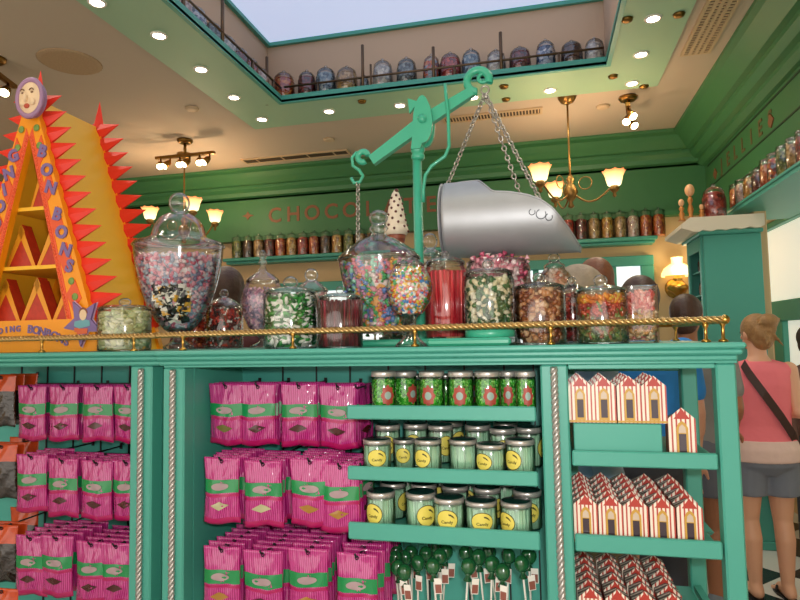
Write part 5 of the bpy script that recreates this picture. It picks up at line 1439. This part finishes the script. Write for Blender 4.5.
def person(label, loc, rz, h, skin, hair, shirt, trousers, shoe, arms=('down', 'down'), sleeve=.5, leglen=1.0, hairstyle='short', female=False, extras=None, hem=None, turn=0.0):
    k = h / 1.70
    root = empty('person', (loc[0], loc[1], 0), label, 'person')
    T = Matrix.Translation((loc[0], loc[1], 0)) @ Matrix.Rotation(rz, 4, 'Z') @ Matrix.Scale(k, 4)
    sw = .172 if female else .178; hw = .178 if female else .155; ww = .142 if female else .142
    b = MB()
    ARM = {'down': ((.215, -.02, 1.11), (.225, .05, .87)), 'front': ((.20, -.04, 1.12), (.12, .19, 1.10)), 'akimbo': ((.33, -.07, 1.13), (.20, .10, 1.02)), 'bent': ((.235, -.03, 1.12), (.17, .14, .98)), 'hold': ((.21, .02, 1.12), (.05, .22, 1.24)), 'up': ((.26, .14, 1.36), (.24, .30, 1.56))}
    joints = {}
    for s_, am in ((-1, arms[0]), (1, arms[1])):
        e, w = ARM[am]; sh = Vector((s_ * sw, 0, 1.375)); e = Vector((s_ * e[0], e[1], e[2])); w = Vector((s_ * w[0], w[1], w[2]))
        joints[s_] = (sh, e, w)
        cap(b, [sh, e, w], [.052 if female else .058, .040, .028], 12)
        cap(b, [e, e.lerp(w, .35)], [.040, .041], 10)
        hand(b, w, (w - e), s_, 1.0)
        hp = Vector((s_ * .088, 0, .86)); kn = Vector((s_ * .095, .015, .465)); an = Vector((s_ * .09, -.015, .085))
        cap(b, [hp, hp.lerp(kn, .5), kn], [.092, .078, .056], 14)
        cap(b, [kn, kn.lerp(an, .3) + Vector((0, -.018, 0)), an], [.054, .056, .036], 14)
        cap(b, [an, an + Vector((0, -.03, -.045))], [.037, .036], 10); cap(b, [an + Vector((0, -.02, -.045)), an + Vector((s_ * .01, .13, -.058))], [.036, .026], 10)
        for tk in range(5): cap(b, [an + Vector((s_ * (.035 - .016 * tk), .12, -.066)), an + Vector((s_ * (.037 - .017 * tk), .165 - .006 * tk * (1 if tk > 1 else 0), -.070))], [.0135 if tk == 4 else .010] * 2, 7)
    b.loft([(0, -.01, .78, .12, .085), (0, -.015, .86, hw, .112), (0, -.01, .93, hw * .97, .105), (0, 0, 1.04, ww, .092), (0, 0, 1.17, ww * 1.1, .10), (0, 0, 1.29, sw * .95, .11), (0, -.01, 1.375, sw * .92, .085), (0, -.01, 1.42, .085, .06), (0, 0, 1.465, .054, .054), (0, .012, 1.54, .050, .052)], 22)
    H = Vector((0, .02, 1.605))
    HM = Matrix.Translation(H) @ Matrix.Rotation(turn, 4, 'Z')
    def hd(mb, c, r, sc): mb.ball(HM @ Vector(c), r, 16, 12, 0, sc, HM.to_3x3().to_4x4())
    hd(b, (0, -.005, .012), .09, (.84, 1.05, 1.05)); hd(b, (0, .022, -.048), .062, (.88, .98, 1.0)); hd(b, (0, .05, -.085), .030, (1, .9, .7))
    cap(b, [HM @ Vector((0, .088, .012)), HM @ Vector((0, .106, -.026))], [.010, .015], 8)
    for s_ in (-1, 1): hd(b, (s_ * .077, -.005, -.008), .026, (.35, .7, 1.15))
    hd(b, (0, .083, -.058), .016, (1.5, .6, .7))
    b.xf(T)
    body = remeshed('body', b, skin, root, .0062 * k, 5)
    ey = MB()
    for s_ in (-1, 1): hd(ey, (s_ * .032, .074, .006), .012, (1.1, .8, .75))
    part('eyes', ey.xf(T), mat('eye_dark', '#2a1c18', .2), root)
    lp = MB(); hd(lp, (0, .094, -.058), .012, (1.7, .45, .45)); part('lips', lp.xf(T), mat('lip_colour', '#a85a52', .4), root)
    # hair
    hm = MB(); hd(hm, (0, -.016, .026), .098, (.88, 1.03, 1.02))
    if hairstyle == 'bun':
        hd(hm, (0, -.06, -.03), .07, (1, .8, 1.1)); hd(hm, (.01, -.10, .075), .052, (1.25, .95, .9)); hd(hm, (.028, -.105, .03), .03, (1, .8, 1.5)); hd(hm, (-.04, -.09, .005), .034, (1, .8, 1.5))
        for q_ in range(16): cap(hm, [HM @ Vector((random.uniform(-.06, .06), -.085, random.uniform(-.04, .09))), HM @ Vector((random.uniform(-.1, .1), -.125, random.uniform(-.13, .14)))], [.013, .006], 6)
    elif hairstyle == 'long':
        for x in (-.07, -.035, 0, .035, .07): cap(hm, [HM @ Vector((x, -.05, .02)), HM @ Vector((x * 1.15, -.075, -.12)), HM @ Vector((x * 1.2, -.07, -.25))], [.045, .042, .022], 8)
        for s_ in (-1, 1): cap(hm, [HM @ Vector((s_ * .078, .01, .03)), HM @ Vector((s_ * .088, .015, -.08)), HM @ Vector((s_ * .085, .01, -.2))], [.028, .03, .014], 8)
    elif hairstyle == 'bob':
        hd(hm, (0, -.04, -.045), .085, (1, .85, 1.25))
        for s_ in (-1, 1): cap(hm, [HM @ Vector((s_ * .07, -.01, .02)), HM @ Vector((s_ * .078, .0, -.06)), HM @ Vector((s_ * .072, .0, -.12))], [.026, .026, .012], 8)
    else:
        hd(hm, (0, -.045, -.03), .072, (1, .8, 1.1))
    hm.xf(T); remeshed('hair', hm, hair, root, .0075 * k, 3)
    # top
    t = MB(); g = .013
    t.loft([(0, -.012, .84 if not hem else .90, hw + .024, .135), (0, -.01, .885 if not hem else .92, hw + .020, .128), (0, -.008, .95, hw + g, .118), (0, 0, 1.04, ww + g + .012, .108), (0, 0, 1.17, ww * 1.1 + g + .004, .115), (0, 0, 1.29, sw * .95 + g, .124), (0, -.01, 1.375, sw * .93 + g * .8, .098), (0, -.012, 1.425, .09, .072), (0, -.012, 1.432, .07, .064)], 26)
    for s_ in (-1, 1):
        sh, e, w = joints[s_]
        if sleeve > 0:
            if sleeve <= .6: cap(t, [sh + Vector((-s_ * .03, 0, 0)), sh, sh.lerp(e, sleeve * 1.3)], [.06, .068, .062], 14)
            else: cap(t, [sh, e, e.lerp(w, .9)], [.068, .054, .042], 14)
        else: cap(t, [Vector((s_ * .07, -.01, 1.41)), Vector((s_ * (sw - .02), -.005, 1.37))], [.035, .05], 10)
    t.xf(T); remeshed('top', t, shirt, root, .009 * k, 4)
    if hem:
        remeshed('undershirt', MB().loft([(0, -.014, .825, hw + .030, .142), (0, -.012, .90, hw + .028, .137), (0, -.01, .955, hw + .010, .118)], 26).xf(T), hem, root, .008 * k, 2)
    # trousers
    tr = MB().loft([(0, -.01, .74, .09, .085), (0, -.012, .80, hw + .010, .13), (0, -.015, .86, hw + .016, .138), (0, -.012, .92, hw + .012, .128)] + ([] if hem else [(0, -.006, .98, hw * .93 + .008, .108)]), 24)
    for s_ in (-1, 1):
        hp = Vector((s_ * .088, 0, .86)); kn = Vector((s_ * .095, .012, .465)); an = Vector((s_ * .09, -.012, .10))
        if leglen <= .6: tr.tube([hp, hp.lerp(kn, leglen * .9), hp.lerp(kn, leglen * 1.1)], 0, 18, 0, True, [.108, .104, .104])
        else: cap(tr, [hp, kn, kn.lerp(an, (leglen - .6) / .4)], [.106, .078, .066], 16)
    tr.xf(T); remeshed('shorts' if leglen <= .6 else 'trousers', tr, trousers, root, .009 * k, 3)
    for s_ in (-1, 1):
        an = Vector((s_ * .09, -.015, .085)); f = MB()
        if shoe[0] == 'sandal':
            pr = [(an.x + .045 * cos(a) * (1.0 if sin(a) > 0 else .85), an.y + .05 + .135 * sin(a)) for a in [2 * pi * q_ / 22 for q_ in range(22)]]
            f.prism(pr, .001, .014, 'Z'); f.xf(T); part('sandal', f, shoe[1], root)
            f = MB(); f.tube([(an.x - .046, an.y + .06, .014), (an.x - .03, an.y + .08, .045), (an.x + s_ * -.012, an.y + .125, .028), (an.x + .03, an.y + .08, .045), (an.x + .046, an.y + .06, .014)], .007, 6); part('sandal_strap', f.xf(T), shoe[1], root)
        else:
            cap(f, [an + Vector((0, -.03, -.035)), an + Vector((0, .05, -.035)), an + Vector((s_ * .008, .15, -.046))], [.047, .05, .036], 14); cap(f, [an + Vector((0, -.01, -.01)), an + Vector((0, -.012, .02))], [.046, .044], 12)
            f.xf(T); remeshed('shoe', f, shoe[1], root, .007 * k, 3)
            so = MB(); pr = [(an.x + .050 * cos(a), an.y + .055 + .145 * sin(a)) for a in [2 * pi * q_ / 22 for q_ in range(22)]]
            part('shoe_sole', so.prism(pr, .001, .022, 'Z').xf(T), WHITE, root)
    if extras: extras(root, T)
    return root
SK1 = mat('skin_tan', '#e6ae8c', .5, noise=.06, nscale=6); SK2 = mat('skin_brown', '#a8704f', .5); SK3 = mat('skin_pink', '#d09a80', .5)
HB = mat('hair_light_brown', '#a27a4c', .55, noise=.45, nscale=30, bump=.4, bscale=90); HD = mat('hair_dark', '#4a3226', .5, noise=.3, nscale=40, bump=.3, bscale=90); HM_ = mat('hair_auburn', '#7f4c30', .5, noise=.4, nscale=30, bump=.3, bscale=90); HG = mat('hair_grey', '#a8957f', .6, noise=.3, nscale=30, bump=.3, bscale=90)
def cloth(n, c): return mat('cloth_' + n, c, .85, noise=.12, nscale=9, bump=.25, bscale=25)
def strap(root, T):
    p = [(-.115, -.075, 1.42), (-.10, -.122, 1.36), (-.03, -.143, 1.24), (.06, -.138, 1.10), (.13, -.112, .99), (.175, -.04, .93)]
    mb = MB(); P = [T @ Vector(q) for q in p]
    w = (T.to_3x3() @ Vector((.5, 0, .85))).normalized() * .024
    vs = []
    for q in P: vs += [q + w, q - w, q + w + Vector((0, .006, 0)), q - w + Vector((0, .006, 0))]
    fs = []
    for i in range(len(P) - 1):
        a = i * 4; b = a + 4
        fs += [(a, a + 1, b + 1, b), (a + 2, b + 2, b + 3, a + 3), (a, b, b + 2, a + 2), (a + 1, a + 3, b + 3, b + 1)]
    part('bag_strap', mb.add(vs, fs), mat('strap_brown', '#3f2620', .5), root)
q = atZ(771.5, 597, 0)
person('person in coral tank top, grey shorts and sandals, dark strap across the back', (q.x, q.y), radians(4), 1.59, SK1, HB, cloth('coral', '#ff7f88'), cloth('grey_denim', '#7c828e'), ('sandal', BLACK), ('front', 'front'), 0, .56, 'bun', True, strap, cloth('blush', '#e8c8bc'), turn=.35)
def at_head(px, Y): return (atY(px, 320, Y).x, Y)
person('person in blue shirt with dark hair behind the square jar', at_head(641, 3.0), radians(10), 1.755, SK3, HD, cloth('blue', '#2a86d8'), cloth('dark', '#3a3c44'), ('shoe', cloth('shoe_dark', '#3a3a40')), ('down', 'down'), .5, 1.0)
q = atZ(707, 578, 0)
person('person in grey shirt and shorts with a bent bare arm, grey sneakers', at_head(686, 3.62), radians(-30), 1.70, SK2, HD, cloth('grey', '#8e8c88'), cloth('slate_shorts', '#6a6e78'), ('shoe', cloth('sneaker', '#7d8890')), ('front', 'bent'), .5, .5)
person('person with auburn hair and charcoal top in front of the far window', at_head(598, 3.5), radians(20), 1.91, SK3, HM_, cloth('charcoal', '#4a4844'), cloth('jeans', '#3f4a60'), ('shoe', cloth('shoe_brown', '#4a342a')), ('down', 'down'), .9, 1.0, 'bob')
person('person with grey hair and pale blue shirt beyond the round peach jar', at_head(579, 2.36), radians(-75), 1.745, SK3, HG, cloth('pale_blue', '#8ea6c4'), cloth('khaki', '#8a7a60'), ('shoe', cloth('shoe_tan', '#6a523c')), ('down', 'down'), .9, 1.0)
person('person with dark hair reaching up behind the big apothecary jar', at_head(226, 2.75), radians(30), 1.86, SK3, HD, cloth('maroon', '#5a2a2a'), cloth('navy', '#2a3040'), ('shoe', cloth('shoe_black', '#26262a')), ('down', 'front'), .9, 1.0)
person('shorter person with dark brown hair beyond the coral tank top', (1.72, 4.5), radians(200), 1.53, SK2, HD, cloth('brown', '#6a4a40'), cloth('dark', '#3a3c44'), ('shoe', cloth('shoe_dark', '#3a3a40')), ('down', 'down'), .9, 1.0)

# ================================================================= LIGHT AND CAMERA
fl = light('POINT', (.05, .01, 1.575), 41, (1.0, .98, .95), .03, 'camera_flash')
w = bpy.data.worlds.new('shop'); SC.world = w; w.use_nodes = True
bg = w.node_tree.nodes['Background']; bg.inputs['Color'].default_value = (1.0, .91, .80, 1); bg.inputs['Strength'].default_value = 1.6
cam = bpy.data.cameras.new('camera'); cam.sensor_width = 36; cam.lens = 36 * FOC / 800; cam.clip_start = .02
co = bpy.data.objects.new('camera', cam); COL.objects.link(co)
R = Matrix((CX, CY, CU)).to_4x4(); R.translation = CAM
co.matrix_world = R
SC.camera = co
vs_ = SC.view_settings; vs_.view_transform = 'Standard'; vs_.look = 'None'; vs_.exposure = 0.2; vs_.gamma = 1; vs_.use_curve_mapping = False
SC.cycles.max_bounces = 10; SC.cycles.transparent_max_bounces = 24; SC.cycles.caustics_reflective = False; SC.cycles.caustics_refractive = False
SC.cycles.sample_clamp_indirect = 4
